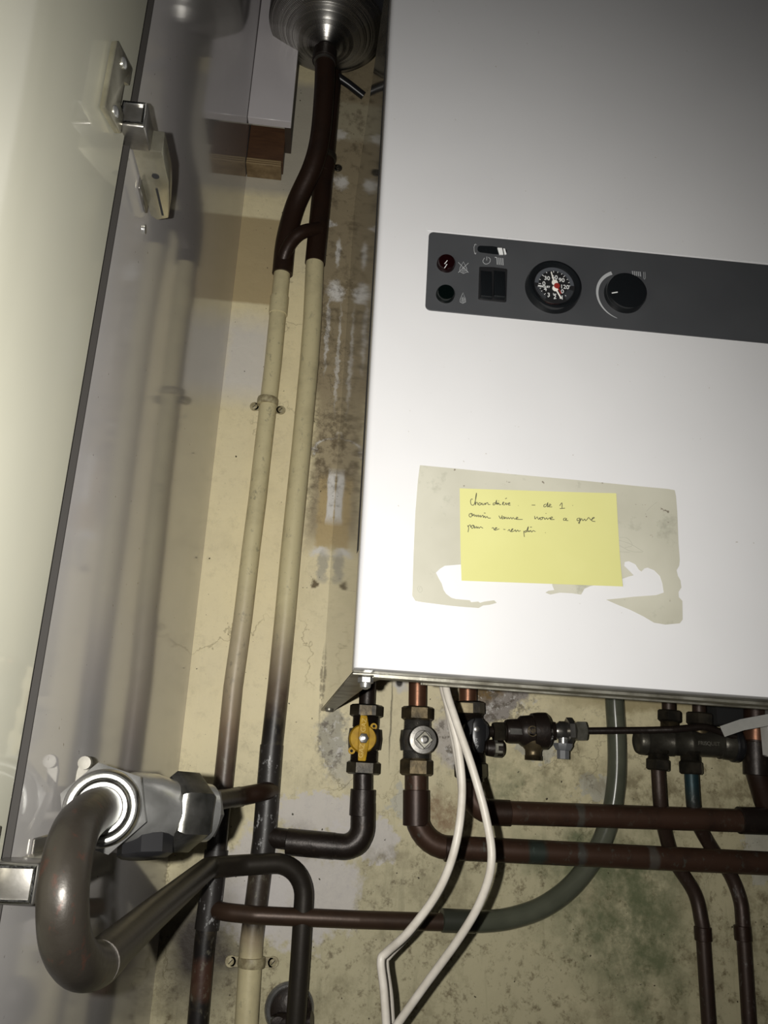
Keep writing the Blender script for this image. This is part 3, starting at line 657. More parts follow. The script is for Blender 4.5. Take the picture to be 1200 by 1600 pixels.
def clip(px, py, r, s, m, parent, ax=None, wdt=.011, ears=(1, 1), earoff=.026, tilt=0):
    c = S(px, py, s); bm = NB(); a = (ax or Vector((.015, 0, 1))).normalized()
    lathe(bm, c-a*wdt/2, a, [(0, r*1.02), (.0004, r+.0018), (wdt*.3, r+.0024), (wdt*.7, r+.0024), (wdt-.0004, r+.0018), (wdt, r*1.02)], 28)
    cl = obj('clip_band', bm, m, parent)
    for sgn, on in zip((-1, 1), ears):
        if not on: continue
        e = c + Vector((sgn*earoff, 0, -.003+sgn*tilt)); e.y = WY-.0065
        bm = NB(); box(bm, (min(c.x+sgn*r*.8, e.x), WY-.008, e.z-.0055), (max(c.x+sgn*r*.8, e.x), WY-.0058, e.z+.0055))
        lathe(bm, Vector((e.x, WY-.0058, e.z)), (0, -1, 0), [(0, .0065), (.0022, .0065)], 20); bevel(bm, .0004, 1)
        obj('ear', bm, m, cl)
        bm = NB(); lathe(bm, Vector((e.x, WY-.0078, e.z)), (0, -1, 0), [(-.007, .0024), (0, .0040), (.0008, .0040), (.0014, .003), (.0016, 0)], 20); obj('screw', bm, m, cl)
        bm = NB(); ribbon(bm, [Vector((e.x-.0022, WY-.0095, e.z-.0025)), Vector((e.x+.0022, WY-.0095, e.z+.0025))], .0008, (0, -.0002, 0)); obj('screw_slot', bm, M['void'], cl)
mcl = simple('cream paint over metal', (.46, .41, .25), (.22, .18, .10), 130, .5, 0, .3)
clip(418, 628, .0122, sl_, mcl, T, earoff=.0185, tilt=-.001)
clip(393, 1503, .0134, sl_, mcl, T2, earoff=.0245)

# upper copper pipes feeding the risers from the expansion vessel
PT = thing('copper_pipe', 'dark copper pipe descending from the spun metal vessel to the left riser', 'pipe', S(440, 424, sl_))
up = [S(441, 428, sl_), S(447, 375, .026), S(462, 320, .034), S(488, 262, .056), S(500, 215, .070), S(506, 150, .086), S(508, 96, .099)]
pipe('pipe_run', catmull(up, 8), .0150, M['copper_dark'], PT, 0)
PT2 = thing('copper_pipe', 'dark straight copper pipe behind the bent one, joining the right riser', 'pipe', S(492, 408, sl_))
pipe('pipe_run', [S(492, 412, sl_), S(503, 300, sl_), S(514, 180, sl_), S(523, 60, sl_)], .0150, M['copper_dark'], PT2, 0)
clip(508, 247, .015, sl_, M['brass_dark'], PT2, ears=(0, 1), earoff=.021)
bm = NB(); tube(bm, [S(503, 272, sl_), S(507, 256, sl_)], .0172, 24); obj('coupling', bm, M['copper_dark'], PT2)
BR = thing('bridge_pipe', 'short curved copper pipe linking the two dark pipes above the cream paint', 'pipe', S(450, 395, .04))
pipe('pipe_run', catmull([S(441, 412, .026), S(447, 392, .036), S(458, 374, .042), S(474, 362, .044), S(499, 357, .034)], 8), .0098, M['copper_dark'], BR, 0)

# spun metal vessel
vc = S(508.5, 78, .100)
V = thing('expansion_vessel', 'dark spun metal vessel with grooved conical base above the pipes', 'vessel', vc)
prof = [(0, .010)]; Rv = .088; N = 50
for k in range(N*2):
    u = k/(N*2-1); r = .012+(Rv-.012)*u; h = .004+.040*u**1.3 + ((.00035+.00015*random.random()) if k % 2 else 0)
    prof.append((h, r))
prof += [(.047, Rv+.001), (.055, Rv+.001), (.20, Rv+.001), (.2, 0)]
t = NT('spun dark metal'); M['spun'] = t.out((.36, .35, .33), .27, 1.0)
vv = Vector((vc.x, WY-.004-Rv-.002, vc.z)); vc2 = vv
bm = NB(); lathe(bm, Vector((vc.x, vc.y, vc.z)), (0, 0, 1), prof, 160); bm_v = bm
dy = min(0, (WY-.003)-(vc.y+Rv+.001))
for v in bm.verts: v.co.y += dy*min(1, max(0, (v.co.z-vc.z)/.05))
obj('vessel_body', bm, M['spun'], V, 8)
bm = NB(); lathe(bm, Vector((vc.x, vc.y, vc.z-.024)), (0, 0, 1), [(0, .0155), (.002, .0185), (.020, .0180), (.024, .0145), (.034, .0125)], 32); obj('neck_collar', bm, M['black_pipe'], V)
bm = NB(); lathe(bm, Vector((vc.x, vc.y, vc.z-.026)), (0, 0, 1), [(0, .0158), (.0015, .0164), (.003, .0158)], 32); obj('neck_ring', bm, M['chrome_dull'], V)
bm = NB(); tube(bm, [S(516, 112, .03), S(545, 132, .02), S(568, 150, .012)], .0065, 16); obj('side_tube', bm, M['black_plastic'], V)

# ---------------------------------------------------------------- gas branch with yellow lever
G1 = thing('gas_pipe', 'black burnt pipe elbow running from the right riser up to the yellow valve', 'pipe', S(567, 1215, .045))
gp = [S(424, 1308, .024), S(440, 1314, .036), S(522, 1322, .045), S(548, 1318, .045), S(566, 1285, .045), S(567, 1240, .045), S(567, 1200, .045)]
pipe('pipe_run', [gp[0], gp[2], P(566, 1326, WY-.045), gp[6]], .0118, M['black_pipe'], G1, [0, .02, .035, 0])
for a, b in (((565, 1275), (567, 1233)), ((448, 1315), (522, 1322))):
    bm = NB(); collar(bm, S(*a, .045 if a[0] > 500 else .038), S(*b, .045), .0150); obj('solder_sleeve', bm, M['black_pipe'], G1)
bm = NB(); tube(bm, fillet([S(500, 1320, .045), P(566, 1326, WY-.045), S(567, 1255, .045)], .036, 12), .0146, 24); obj('elbow', bm, M['black_pipe'], G1)

def body_valve(T, cx, y0, y1, s, rb, mnut, mbody, rn, nuts=(18, 26)):
    """vertical valve: nuts at both ends, threads, barrel. y in pixels of the photo."""
    top = S(cx[0], y0, s); bot = S(cx[1], y1, s); d = (bot-top); L = d.length
    k = L/(y1-y0); a, b = nuts[0]*k, nuts[1]*k
    bm = NB(); hexa(bm, top, d, a, rn); obj('compression_nut', bm, mnut, T)
    bm = NB(); hexa(bm, top+d.normalized()*(L-b), d, b, rn); obj('compression_nut', bm, mnut, T)
    bm = NB(); lathe(bm, top, d, [(a*.9, rb*.85)]+thread(a, a+.012, rb*.98)+[(a+.0125, rb*.9), (a+.018, rb*1.12), (L/2-.012, rb*1.15), (L/2, rb*1.22), (L/2+.012, rb*1.15), (L-b-.016, rb*1.1), (L-b-.0125, rb*.9)]+thread(L-b-.012, L-b, rb)+[(L-b+.001, rb*.85)], 32)
    obj('valve_body', bm, mbody, T)
    return top, bot
s1 = .045
GV = thing('gas_valve', 'gas shut-off valve with flat yellow lever under the boiler corner', 'valve', S(568, 1208, s1))
top, bot = body_valve(GV, (573, 567), 1101, 1210, s1, .0170, M['brass_dark'], M['black_pipe'], .0205, (20, 20))
bm = NB(); n0 = S(573, 1101, s1); prism(bm, [S(563, 1101.5, s1+.0188), S(581, 1102.5, s1+.0188), S(581, 1117, s1+.0188), S(563, 1118, s1+.0188)], (0, -.0006, 0)); obj('nut_flat', bm, M['brass'], GV)['label'] = 'worn lighter face of the upper nut'
lc = S(568, 1153.5, s1+.026)
bm = NB(); lathe(bm, Vector((lc.x, WY-s1-.012, lc.z)), (0, -1, 0), [(0, .0168), (.004, .0168), (.006, .0155), (.0085, .0155), (.0090, .015)], 40)
for sx, sz in ((1, 1), (-1, -1)):
    lathe(bm, Vector((lc.x+sx*.0125, WY-s1-.012, lc.z+sz*.0145)), (0, -1, 0), [(0, .0042), (.004, .0042)], 16)
obj('lever_disc', bm, M['yellow'], GV)
for sx, sz in ((1, 1), (-1, -1)):
    bm = NB(); lathe(bm, Vector((lc.x+sx*.0128, WY-s1-.0162, lc.z+sz*.0150)), (0, -1, 0), [(0, .0018), (.0003, .0018)], 12)
    obj('pin_hole', bm, M['void'], GV)
bm = NB(); yl = WY-s1-.0215
lev = [(563, 1117.5), (573.5, 1118.5), (576, 1135), (577, 1150), (575.5, 1165), (571, 1189.5), (559, 1189), (559, 1170), (559.5, 1152), (561, 1135)]
prism(bm, [P(x, y, yl) for x, y in lev], (0, -.0045, 0)); bevel(bm, .0012, 2)
obj('lever', bm, M['yellow'], GV)
bm = NB(); text(bm, 'GAZ', 568.6, 1133, yl-.0047, .0060, math.radians(-86)); text(bm, 'GAZ', 565, 1173, yl-.0047, .0060, math.radians(-84)); obj('lever_lettering', bm, simple('worn raised yellow', (.62, .42, .06), None, rough=.5), GV)
bm = NB(); hexa(bm, P(568, 1153.5, yl-.0045), (0, -1, 0), .0030, .0062, up=(0, 0, 1)); obj('lever_nut', bm, M['chrome_dull'], GV)
bm = NB(); lathe(bm, P(568, 1153.5, yl-.0075), (0, -1, 0), [(0, .0036), (.003, .0034), (.0033, .0020), (.0015, .0018), (.0015, 0)], 20); obj('spindle', bm, M['chrome'], GV)
GP = thing('boiler_pipe', 'short black pipe between the boiler underside and the yellow valve', 'pipe', S(574, 1100, s1))
pipe('pipe_run', [S(573, 1104, s1), S(577, 1020, s1)], .0100, M['black_pipe'], GP, 0)

# ---------------------------------------------------------------- flow pipe with square spindle valve
s2 = .050
FP = thing('copper_pipe', 'lower horizontal copper pipe, curving up to the square-spindle valve', 'pipe', S(650, 1212, s2))
e1 = P(1330, 1355.5, WY-s2)
fp = [S(650, 1205, s2), P(650, 1322, WY-s2), e1]
mfl = M['copper_horizontal']
pipe('pipe_run', fp, .0138, mfl, FP, [0, .040, 0], 28)
bm = NB(); collar(bm, S(650, 1290, s2), S(650, 1234, s2), .0158); obj('solder_sleeve', bm, pipe_mat('burnt copper sleeve', [(0, (.035, .018, .012))], grime=.5), FP)
bm = NB(); collar(bm, S(694, 1325.5, s2), S(716, 1326.5, s2), .0148); obj('solder_sleeve', bm, M['copper_dark'], FP)
pipe('pipe_stub', [S(650, 1238, s2), S(650, 1200, s2)], .0116, M['copper'], FP, 0)
FV = thing('isolating_valve', 'brass isolating valve with bare square spindle and round face', 'valve', S(650, 1210, s2))
body_valve(FV, (652.5, 650), 1104, 1212, s2, .0175, M['brass'], M['chrome_dull'], .0200, (22, 26))
fc = P(660, 1156, WY-s2-.020)
bm = NB(); lathe(bm, Vector((fc.x, WY-s2-.006, fc.z)), (0, -1, 0), [(0, .0175), (.015, .0175), (.0185, .0170), (.0195, .0160), (.0198, .0110), (.0190, .0105), (.0190, 0)], 40); obj('bonnet', bm, M['chrome_dull'], FV)
bm = NB(); lathe(bm, Vector((fc.x+.001, WY-s2-.0250, fc.z)), (0, -1, 0), [(0, .0105), (.006, .0105), (.0068, .0095)], 4, up=(0, 0, 1)); obj('square_spindle', bm, M['steel_dirty'], FV)
bm = NB(); lathe(bm, Vector((fc.x+.001, WY-s2-.0318, fc.z)), (0, -1, 0), [(0, .0050), (.002, .0048), (.0024, .003), (.001, .0026), (.001, 0)], 20); obj('spindle_screw', bm, M['chrome_dull'], FV)
FS = thing('boiler_pipe', 'copper pipe stub between boiler and square-spindle valve', 'pipe', S(652, 1106, s2))
pipe('pipe_run', [S(652, 1108, s2), S(653, 1020, s2)], .0112, M['copper_bright'], FS, 0)

# ---------------------------------------------------------------- return pipe with black lever valve
s3 = .050
RP = thing('copper_pipe', 'upper horizontal copper pipe with a blackened elbow at its left end', 'pipe', S(738, 1215, s3))
rp = [S(736, 1200, s3), P(737, 1268, WY-s3), e2 := P(1330, 1288, WY-s3)]
pipe('pipe_run', [rp[0], rp[1], rp[2]], .0138, pipe_mat('oxidised copper, specked', [(-1, (.062, .032, .020)), (P(898,1272,WY-.05).x, (.085, .075, .06), .001), (P(908,1272,WY-.05).x, (.062, .032, .020), .002)], axis='X', amp=.006, grime=.65, flecks=.3, fleckcol=(.12, .12, .095)), RP, [0, .045, 0], 28)
for a, b, rr, mm in (((762, 1269), (796, 1270.3), .0152, M['copper_dark']), ((1154, 1281.5), (1196, 1283), .0162, M['black_pipe']), ((736, 1200), (736.5, 1222), .0155, M['brass_dark'])):
    bm = NB(); collar(bm, S(*a, s3), S(*b, s3), rr); obj('solder_sleeve', bm, mm, RP)
RV = thing('isolating_valve', 'dark isolating valve with black plastic lever, its lower half behind the cables', 'valve', S(737, 1212, s3))
body_valve(RV, (732, 736), 1096, 1216, s3, .0180, M['brass_dark'], M['black_pipe'], .0205, (22, 24))
bm = NB(); prism(bm, [S(717, 1097.5, s3+.0188), S(739, 1099, s3+.0188), S(739, 1114, s3+.0188), S(717, 1113, s3+.0188)], (0, -.0006, 0)); obj('nut_flat', bm, M['brass_clean'], RV)['label'] = 'worn pale brass face of the upper nut'
bc = P(744, 1143, WY-s3-.02)
bm = NB(); lathe(bm, Vector((bc.x, WY-s3-.004, bc.z)), (0, -1, 0), [(0, .0165), (.018, .0165), (.020, .0150), (.0205, 0)], 36); obj('bonnet', bm, M['black_plastic'], RV)
bm = NB(); yl3 = WY-s3-.0250
prism(bm, [P(x, y, yl3) for x, y in ((741, 1122), (752, 1122), (757, 1132), (757, 1150), (755, 1172), (752, 1177), (740, 1176), (737, 1168), (736, 1150), (737, 1131))], (0, -.007, 0)); bevel(bm, .0014, 2); obj('lever', bm, M['black_plastic'], RV)
bm = NB(); lathe(bm, P(745, 1139, yl3-.007), (0, -1, 0), [(0, .0034), (.0008, .0034), (.0012, .0022), (.0012, 0)], 18); obj('lever_screw', bm, M['chrome_dull'], RV)
bm = NB(); ink(bm, [[(742.5, 1154), (745.5, 1154), (744, 1157), (746, 1159), (743, 1160.5)], [(741.5, 1164), (747.5, 1165), (744, 1170.5), (741.5, 1164)]], yl3-.0072, .0005, False); obj('lever_mark', bm, M['white_print'], RV)
RS = thing('boiler_pipe', 'copper pipe stub between boiler and black-lever valve', 'pipe', S(731, 1100, s3))
pipe('pipe_run', [S(731, 1100, s3), S(731, 1020, s3)], .0112, M['copper_bright'], RS, 0)
# drain cock on the valve's side
DC = thing('drain_cock', 'small dark drain cock sticking out right of the black-lever valve', 'tap', S(768, 1170, s3))
a = S(752, 1168, s3+.006); b = S(787, 1170, s3+.006); d = b-a
bm = NB(); lathe(bm, a, d, [(0, .0062), (.006, .0062), (.0065, .0095), (.0150, .0105), (.0155, .0085)]+thread(.016, .019, .009)+[(.0195, .0098), (d.length-.002, .0098), (d.length, .0075)], 24, up=(0, 0, 1)); obj('cock_body', bm, M['black_pipe'], DC)
bm = NB(); hexa(bm, a+d*.52, d, d.length*.42, .0108); obj('cap', bm, M['steel_dirty'], DC)

# ---------------------------------------------------------------- disconnector and test cock
s4 = .056
DV = thing('relief_valve', 'dark relief valve body with downward brass outlet, right of the black lever', 'valve', S(833, 1186, s4))
a = S(756, 1143, s4); b = S(866, 1142, s4); d = b-a; L = d.length; k = L/110
bm = NB(); lathe(bm, a, d, [(0, .006)]+thread(0, 14*k, .0068)+[(14*k, .0095), (33*k, .0100), (34*k, .0135), (37*k, .0145), (53*k, .0150), (58*k, .0185), (67*k, .0190), (74*k, .0195), (75*k, .0215), (84*k, .0225), (96*k, .0225), (101*k, .0190), (104*k, .0120), (L, .0110)], 36, up=(0, 0, 1)); obj('valve_body', bm, M['black_pipe'], DV)
bm = NB(); hexa(bm, a+d.normalized()*14*k, d, 18*k, .0125, up=(0, 0, 1)); obj('inlet_nut', bm, M['brass_dark'], DV)
o = S(833, 1152, s4); o2 = S(833, 1188, s4); dd = o2-o
bm = NB(); lathe(bm, o, dd, [(0, .0165), (.010, .0145), (.0150, .0105), (.0175, .0098), (.021, .0098)]+thread(.022, dd.length, .0108, .0013), 28); obj('outlet', bm, M['brass'], DV)
bm = NB(); f0 = WY-s4-.0144
prism(bm, [P(797, 1138, f0), P(816, 1139, f0), P(816, 1148, f0), P(797, 1147, f0)], (0, -.0012, 0)); obj('data_plate', bm, M['chrome_dull'], DV)
bm = NB(); text(bm, 'NF', 832, 1142.5, WY-s4-.0196, .0055, 0, .0001)
lathe(bm, P(832, 1142.5, WY-s4-.0185), (0, -1, 0), [(0, .0064), (.0012, .0064), (.0012, .0054), (.0, .0054)], 24); obj('cast_mark', bm, M['brass'], DV)
TC = thing('test_cock', 'small nickel test cock with grey plastic cap beside the relief valve', 'tap', S(880, 1160, s4))
a = S(867, 1142, s4); b = S(915, 1142.5, s4); d = b-a; L = d.length
bm = NB(); lathe(bm, a, d, [(0, .0085), (.003, .0095), (.006, .0120), (.012, .0120), (.0155, .0100), (L*.55, .0100)], 28, up=(0, 0, 1)); obj('cock_body', bm, M['chrome_dull'], TC)
bm = NB(); hexa(bm, a+d*.36, d, L*.22, .0165, up=(0, 0, 1), rot=0); obj('hex_body', bm, M['chrome_dull'], TC)
bm = NB(); hexa(bm, a+d*.66, d, L*.34, .0130, up=(0, 0, 1)); obj('compression_nut', bm, M['steel_dirty'], TC)
o = S(880, 1147, s4+.003); o2 = S(880, 1164, s4+.003)
bm = NB(); lathe(bm, o, o2-o, [(0, .006), ((o2-o).length, .006)], 20); obj('outlet_spout', bm, M['chrome'], TC)
bm = NB(); o3 = S(880, 1186, s4+.003); dd = o3-o2
lathe(bm, o2-dd*.1, dd, [(0, .0125), (.003, .0125), (.008, .0095), (.0085, .0080), (dd.length*1.1, .0078)], 8); obj('drain_cap', bm, M['grey_plastic'], TC)
CT = thing('capillary_tube', 'thin dark tube from the test cock to the filling manifold', 'tube', S(1000, 1141, .07))
pipe('tube_run', [S(910, 1142, s4), S(1010, 1141, s4+.012), S(1052, 1140, s4+.020), S(1100, 1135, s4+.022), S(1150, 1152, s4+.010)], .0043, M['black_pipe'], CT, .03, 14)

# ---------------------------------------------------------------- filling manifold
s5 = .052
MF = thing('filling_manifold', 'cast dark manifold block joining two thin copper pipes at the right', 'manifold', S(1070, 1185, s5))
a = S(993, 1158, s5); b = S(1150, 1164, s5); d = b-a; L = d.length; u = L/157
bm = NB(); lathe(bm, a, d, [(0, .0110), (2*u, .0145), (6*u, .0163), (14*u, .0170), (16*u, .0158), (50*u, .0158), (52*u, .0170), (56*u, .0170), (58*u, .0160), (78*u, .0160), (80*u, .0172), (84*u, .0172), (86*u, .0162), (128*u, .0165), (129*u, .0180), (131*u, .0180), (132*u, .0165), (136*u, .0185), (148*u, .0195), (149*u, .0180)], 40, up=(0, 0, 1)); obj('manifold_body', bm, simple('cast dark bronze', (.075, .07, .055), (.05, .045, .035), 80, .38, .6, .25), MF)
bm = NB(); lathe(bm, a, d, [(148*u, .0200), (150*u, .0215), (156*u, .0218), (160*u, .0205), (163*u, .0170), (163.5*u, 0)], 40, up=(0, 0, 1)); obj('end_cap', bm, M['black_plastic'], MF)
bm = NB(); text(bm, 'FRISQUET', 1108, 1162, WY-s5-.0180, .0048, 0, .0001); obj('cast_lettering', bm, M['steel_dirty'], MF)
for (x, y0, y1, dx) in ((1028, 1172, 1204, 0), (1078, 1174, 1210, 2)):
    p0 = S(x, y0, s5); p1 = S(x+dx, y1, s5); dd = p1-p0; l = dd.length
    bm = NB(); lathe(bm, p0, dd, [(0, .0150), (.004, .0130)]+thread(.005, l*.42, .0125)+[(l*.45, .012)], 28); obj('outlet', bm, M['brass_dark'], MF)
    bm = NB(); hexa(bm, p0+dd*.42, dd, l*.58, .0155, up=(0, -1, 0)); obj('compression_nut', bm, M['brass_dark'], MF)
for (x, y0, y1, rn) in ((1046, 1110, 1131, .0158), (1093, 1114, 1138, .0180)):
    p0 = S(x, y0, s5); p1 = S(x, y1+12, s5); dd = p1-p0; l = dd.length
    bm = NB(); hexa(bm, p0, dd, l*.55, rn); obj('compression_nut', bm, M['brass_dark'], MF)
    bm = NB(); lathe(bm, p0, dd, [(l*.5, .0105)]+thread(l*.55, l*.8, .0115)+[(l*1.2, .0115)], 28); obj('inlet', bm, M['brass'], MF)
for nm, x, y0 in (('copper stub pipe above the left nut of the manifold', 1045, 1114), ('copper stub pipe above the wider right nut of the manifold', 1092.5, 1118)):
    Tq = thing('boiler_pipe', nm, 'pipe', S(x, y0, s5)); pipe('pipe_run', [S(x, y0, s5), S(x-1, 1030, s5)], .0086, M['copper'], Tq, 0)
D5 = thing('copper_pipe', 'thin copper pipe leaving the manifold on the left, bending down behind both big pipes', 'pipe', S(1110, 1600, .02))
q5 = [S(1028, 1200, s5), S(1032, 1260, .046), S(1039, 1300, .030), S(1054, 1345, .016), S(1085, 1395, .012), S(1096, 1440, .014), S(1099, 1470, .014), S(1109, 1620, .014)]
pipe('pipe_run', catmull(q5, 8), .0088, M['copper'], D5, 0)
bm = NB(); collar(bm, S(1099, 1470, .014), S(1097.5, 1448, .014), .0104); obj('coupling', bm, M['copper_dark'], D5)
D6 = thing('copper_pipe', 'thin copper pipe with blue-green verdigris leaving the manifold on the right', 'pipe', S(1172, 1600, .02))
q6 = [S(1080, 1205, s5), S(1084, 1262, .046), S(1092, 1290, .032), S(1112, 1325, .016), S(1140, 1365, .012), S(1156, 1405, .013), S(1161, 1450, .014), S(1172, 1620, .014)]
m6 = pipe_mat('copper with blue verdigris', [(pz(1640), (.042, .025, .018)), (pz(1262, 1085), (.025, .035, .033), .012), (pz(1235, 1085), (.018, .045, .052), .01)], grime=.5, amp=.025, flecks=.2)
pipe('pipe_run', catmull(q6, 8), .0088, m6, D6, 0)
bm = NB(); collar(bm, S(1161.5, 1470, .014), S(1159.5, 1446, .014), .0104); obj('coupling', bm, M['copper_dark'], D6)

# right hand pipe
D7 = thing('copper_pipe', 'thick dark copper elbow pipe at the right edge of the picture', 'pipe', S(1185, 1230, .05))
pipe('pipe_run', [S(1180, 1060, .05), S(1182, 1200, .05), S(1200, 1262, .04), S(1262, 1330, .03)], .0150, M['copper_dark'], D7, .05)
bm = NB(); collar(bm, S(1182.5, 1212, .05), S(1181, 1160, .05), .0166); obj('solder_sleeve', bm, M['black_pipe'], D7)
bm = NB(); collar(bm, S(1181, 1158, .05), S(1180.5, 1134, .05), .0153); obj('clean_band', bm, M['copper_bright'], D7)

# black block, grey bar and white edge at right under the boiler
bm = NB(); a = P(1098, 1094, WY-.01); b = P(1172, 1138, WY-.01); box(bm, (a.x, WY-.045, b.z), (b.x, WY-.0005, a.z+.04)); bevel(bm, .003, 2)
tag(obj('insulation_block', bm, M['void']), 'black block on the wall under the right part of the boiler', 'block')
bm = NB(); tube(bm, [P(1128, 1143, .96), P(1160, 1132, .95), P(1290, 1108, .90)], .009, 4); tag(obj('support_bar', bm, M['pale_bar']), 'pale grey sloping bar below the boiler at the right edge', 'bar')
bm = NB(); a = P(1172, 1100, 1.05); box(bm, (a.x, 1.03, a.z-.006), (a.x+.12, 1.05, a.z+.05)); bevel(bm, .002, 1); tag(obj('cover_strip', bm, simple('blue grey paint', (.10, .105, .115), None, rough=.5)), 'blue-grey strip beside the black block under the boiler', 'strip')
bm = NB(); a = P(1193, 1130, 1.0); b = P(1194, 1182, 1.0); box(bm, (a.x, .99, b.z), (a.x+.06, 1.01, a.z)); bevel(bm, .002, 1); tag(obj('junction_box', bm, M['white_plastic']), 'white box edge beside the thick elbow pipe at the right border', 'box')

# ---------------------------------------------------------------- hose and its copper tail
HC = thing('copper_pipe', 'long copper pipe low on the wall from the left riser to the clear hose', 'pipe', S(340, 1425, .03))
pipe('pipe_run', [S(335, 1421, .024), S(352, 1425, .040), S(400, 1430, .048), S(560, 1437, .044), S(735, 1442, .030)], .0098, pipe_mat('brown copper tail', [(-1, (.055, .032, .02)), (.19, (.045, .028, .02), .02)], axis='X', grime=.45), HC, .03)
HO = thing('clear_hose', 'clear greenish drain hose looping down from the boiler to a copper pipe', 'hose', S(960, 1200, .02))
hp = [S(958, 1010, .024), S(960, 1090, .022), S(964, 1160, .020), S(963, 1220, .019), S(953, 1280, .017), S(930, 1335, .017), S(895, 1382, .018), S(850, 1416, .021), S(800, 1434, .025), S(750, 1440, .029), S(692, 1438, .034)]
pipe('hose_wall', catmull(hp, 8), .0122, M['hose'], HO, 0, 28)
bm = NB(); collar(bm, S(690, 1438, .034), S(742, 1440, .030), .0130); obj('hose_end', bm, simple('dark hose end', (.035, .038, .028), None, rough=.35), HO)
HT = thing('boiler_pipe', 'dark copper spigot inside the top of the clear hose', 'pipe', S(960, 1120, .02))
pipe('pipe_run', [S(961.5, 1118, .021), S(958, 1015, .024)], .0075, M['copper_dark'], HT, 0)

# ---------------------------------------------------------------- left cross link, lower loop, chrome valve
XL = thing('cross_pipe', 'short dark copper pipe from the right riser towards the chrome valve', 'pipe', S(420, 1236, .03))
pipe('pipe_run', [S(424, 1234, .024), S(408, 1238, .048), S(372, 1245, .060), P(330, 1252, .93), P(300, 1262, .70)], .0105, M['copper_dark'], XL, .03)
bm = NB(); collar(bm, S(362, 1247, .062), S(377, 1244, .059), .0112); obj('tape_band', bm, M['steel_dirty'], XL)
# radiator style valve, nut facing out
CV = thing('chrome_valve', 'large scuffed chrome valve with ringed nut beside the side panel', 'valve', P(200, 1320, .56))
nc = P(158, 1263, .520)
ax = Vector((.10, -1, .03)).normalized()
NR = .0205
bm = NB(); lathe(bm, nc-ax*.010, ax, [(0, NR*1.0), (.0, NR*1.06), (.002, NR*1.08), (.010, NR*1.05), (.0122, NR*.98), (.0125, NR*.93), (.0085, NR*.90), (.0085, NR*.84), (.0125, NR*.81), (.0136, NR*.76), (.0125, NR*.70), (.008, NR*.68), (.008, NR*.60), (.010, NR*.57)], 48); obj('union_ring', bm, simple('brushed chrome rings', (.62, .62, .6), (.45, .45, .43), 60, .22, 1.0, .05), CV)
bm = NB(); hexa(bm, nc-ax*.026, ax, .017, .0262, up=(0, 0, 1), rot=.25); obj('union_nut', bm, M['chrome'], CV)
vb0 = nc-ax*.036+Vector((-.004, 0, 0)); vb1 = P(322, 1270, .600); d = vb1-vb0; L = d.length
bm = NB(); lathe(bm, vb0, d, [(0, .012), (.003, .0165), (.010, .0200), (.020, .0222), (L*.45, .0222), (L*.55, .0205), (L*.66, .0190), (L, .0185), (L+.0002, .013)], 40, up=(0, 0, 1)); lathe(bm, nc-ax*.045, ax, [(0, .015), (.02, .0185)], 32); obj('valve_body', bm, M['chrome'], CV)
bm = NB(); hexa(bm, vb0+d*.60, d, L*.33, .0250, up=(0, 0, 1), rot=0, c=.16); obj('hex_collar', bm, simple('dark grimy nickel', (.22, .215, .2), (.08, .08, .07), 60, .22, .9, .1), CV)
bm = NB(); hexa(bm, vb0+d*.93, d, L*.14, .0165, up=(0, 0, 1)); obj('end_nut', bm, M['chrome_dull'], CV)
sp0 = vb0+d*.42; bm = NB(); lathe(bm, sp0, (.1, -.2, -1), [(0, .012), (.014, .0125), (.016, .017), (.027, .017), (.029, .014)], 8); obj('drain_plug', bm, M['black_plastic'], CV)
# vent lever above the nut
bm = NB(); lv = [P(x, y, .553) for x, y in ((113, 1240), (119, 1205), (126, 1187), (134, 1182), (141, 1188), (139, 1202), (133, 1216), (128, 1246))]
prism(bm, lv, (0, .003, 0)); bevel(bm, .0005, 1); lathe(bm, P(134, 1192, .553), (0, -1, 0), [(0, .0042), (.004, .0040), (.0042, .0015)], 16); obj('bleed_lever', bm, simple('matt nickel', (.22, .21, .18), (.15, .14, .12), 60, .5, .3, .1), CV)
# copper hoop: wall rosette -> up -> forward -> loop into the nut
LP = thing('copper_pipe', 'fat dark copper hoop bending from the wall forward into the chrome nut', 'pipe', S(468, 1560, .03))
z_n = nc
lp = [S(462, 1600, .040), S(469, 1500, .042), P(470, 1352, WY-.046), P(400, 1346, WY-.056), P(335, 1352, 1.00)]
frw = [P(335, 1352, 1.00), P(150, 1504, .50)]
fa = fillet([lp[0], lp[1], P(478, 1346, WY-.044), P(372, 1352, 1.025), P(325, 1356, .985), P(235, 1432, .65), P(152, 1506, .485)], [0, .05, .050, .03, .03, .1, 0], 10)
bm = NB(); tube(bm, fa, .0113, 28); hoop = obj('pipe_run', bm, pipe_mat('dark copper fore pipe', [(0, (.030, .025, .019))], grime=.5, metal=.4), LP)
c1 = P(150, 1507, .480); c2 = nc + ax*.004
mid = [P(172, 1490, .535), P(150, 1507, .487), P(124, 1505, .455), P(103, 1470, .437), P(98, 1410, .430), P(104, 1350, .436), P(120, 1295, .455), P(146, 1268, .488), c2+ax*.002, c2-ax*.02]
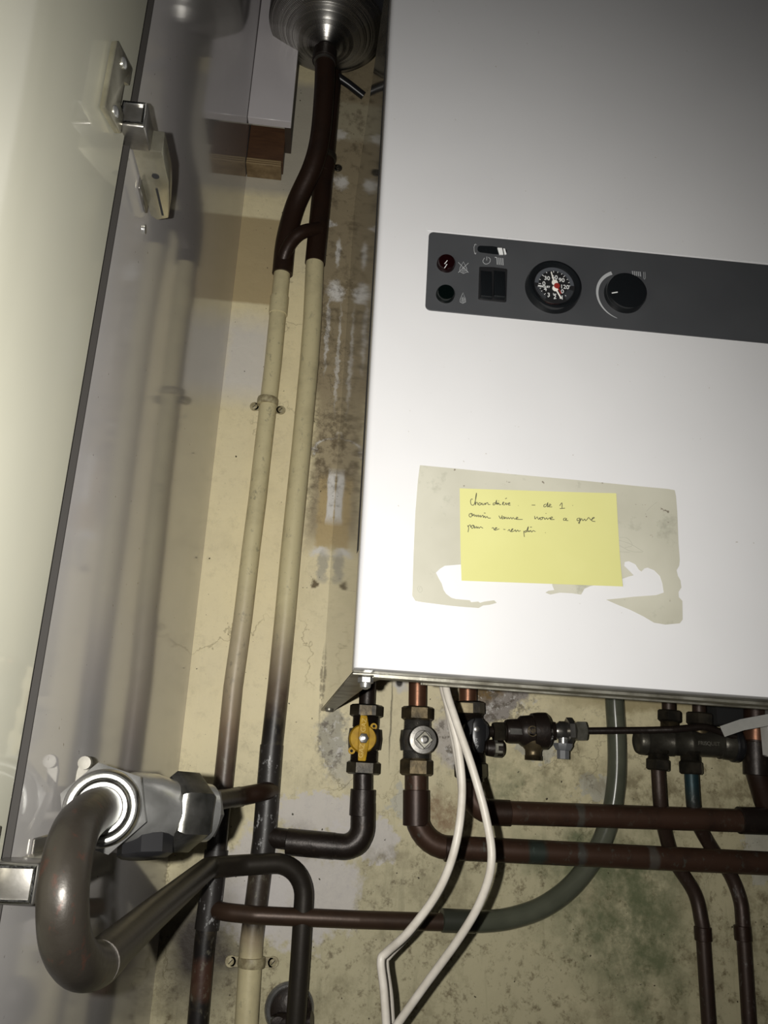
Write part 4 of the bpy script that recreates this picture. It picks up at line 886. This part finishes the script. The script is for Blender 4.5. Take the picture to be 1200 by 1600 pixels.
bm = NB(); tube(bm, catmull(mid, 10), .0117, 32); obj('hoop_bend', bm, pipe_mat('brown hoop copper', [(0, (.028, .024, .019))], grime=.6, metal=.4, rough=.38, flecks=.6, fleckcol=(.06, .025, .017), bump=.5), LP)
# wall rosette
RO = thing('pipe_rosette', 'round dark wall plate with bright rim where the loop pipe ends', 'rosette', S(455, 1590, .01))
rc = S(452, 1575, 0)
bm = NB(); lathe(bm, Vector((rc.x, WY-.0008, rc.z)), (0, -1, 0), [(0, .0285), (.003, .0285), (.005, .0265), (.004, .025), (.003, 0)], 48); obj('rim', bm, M['chrome'], RO)
bm = NB(); lathe(bm, Vector((rc.x+.002, WY-.0045, rc.z)), (0, -1, 0), [(0, .0245), (.008, .0235), (.012, .016), (.014, 0)], 40)
tube(bm, [Vector((rc.x-.012, WY-.018, rc.z-.010)), Vector((rc.x+.026, WY-.028, rc.z-.006))], .010, 20); lathe(bm, Vector((rc.x-.012, WY-.010, rc.z-.010)), (0, -1, 0), [(0, .009), (.018, .008), (.019, 0)], 20); obj('wall_elbow', bm, M['black_pipe'], RO)

# ---------------------------------------------------------------- white cables
def cable(pts, label):
    bm = NB(); tube(bm, catmull(pts, 10), .0037, 16); tag(obj('power_cable', bm, M['cable']), label, 'cable', 'white cables hanging under the boiler')
cable([P(690, 1010, .82), P(691, 1066, .80), P(702, 1110, .79), P(716, 1170, .785), P(722, 1240, .78), P(712, 1320, .775), P(686, 1390, .785), P(640, 1454, .80), P(604, 1488, .82), P(595, 1502, .82), P(600, 1550, .82), P(606, 1640, .82)], 'white cable with a sharp kink near the bottom, left of the two')
cable([P(694, 1010, .80), P(696, 1070, .79), P(712, 1125, .78), P(738, 1200, .77), P(760, 1280, .765), P(768, 1345, .76), P(752, 1405, .77), P(718, 1465, .79), P(660, 1545, .82), P(600, 1630, .84)], 'white cable in a smooth curve, right of the two')
cable([P(700, 1010, .86), P(696, 1080, .86), P(712, 1170, .855), P(722, 1250, .85), P(712, 1325, .85), P(688, 1390, .86), P(645, 1452, .86), P(608, 1492, .87), P(602, 1506, .87), P(609, 1560, .87), P(613, 1640, .87)], 'thin white cable half hidden behind the kinked one')
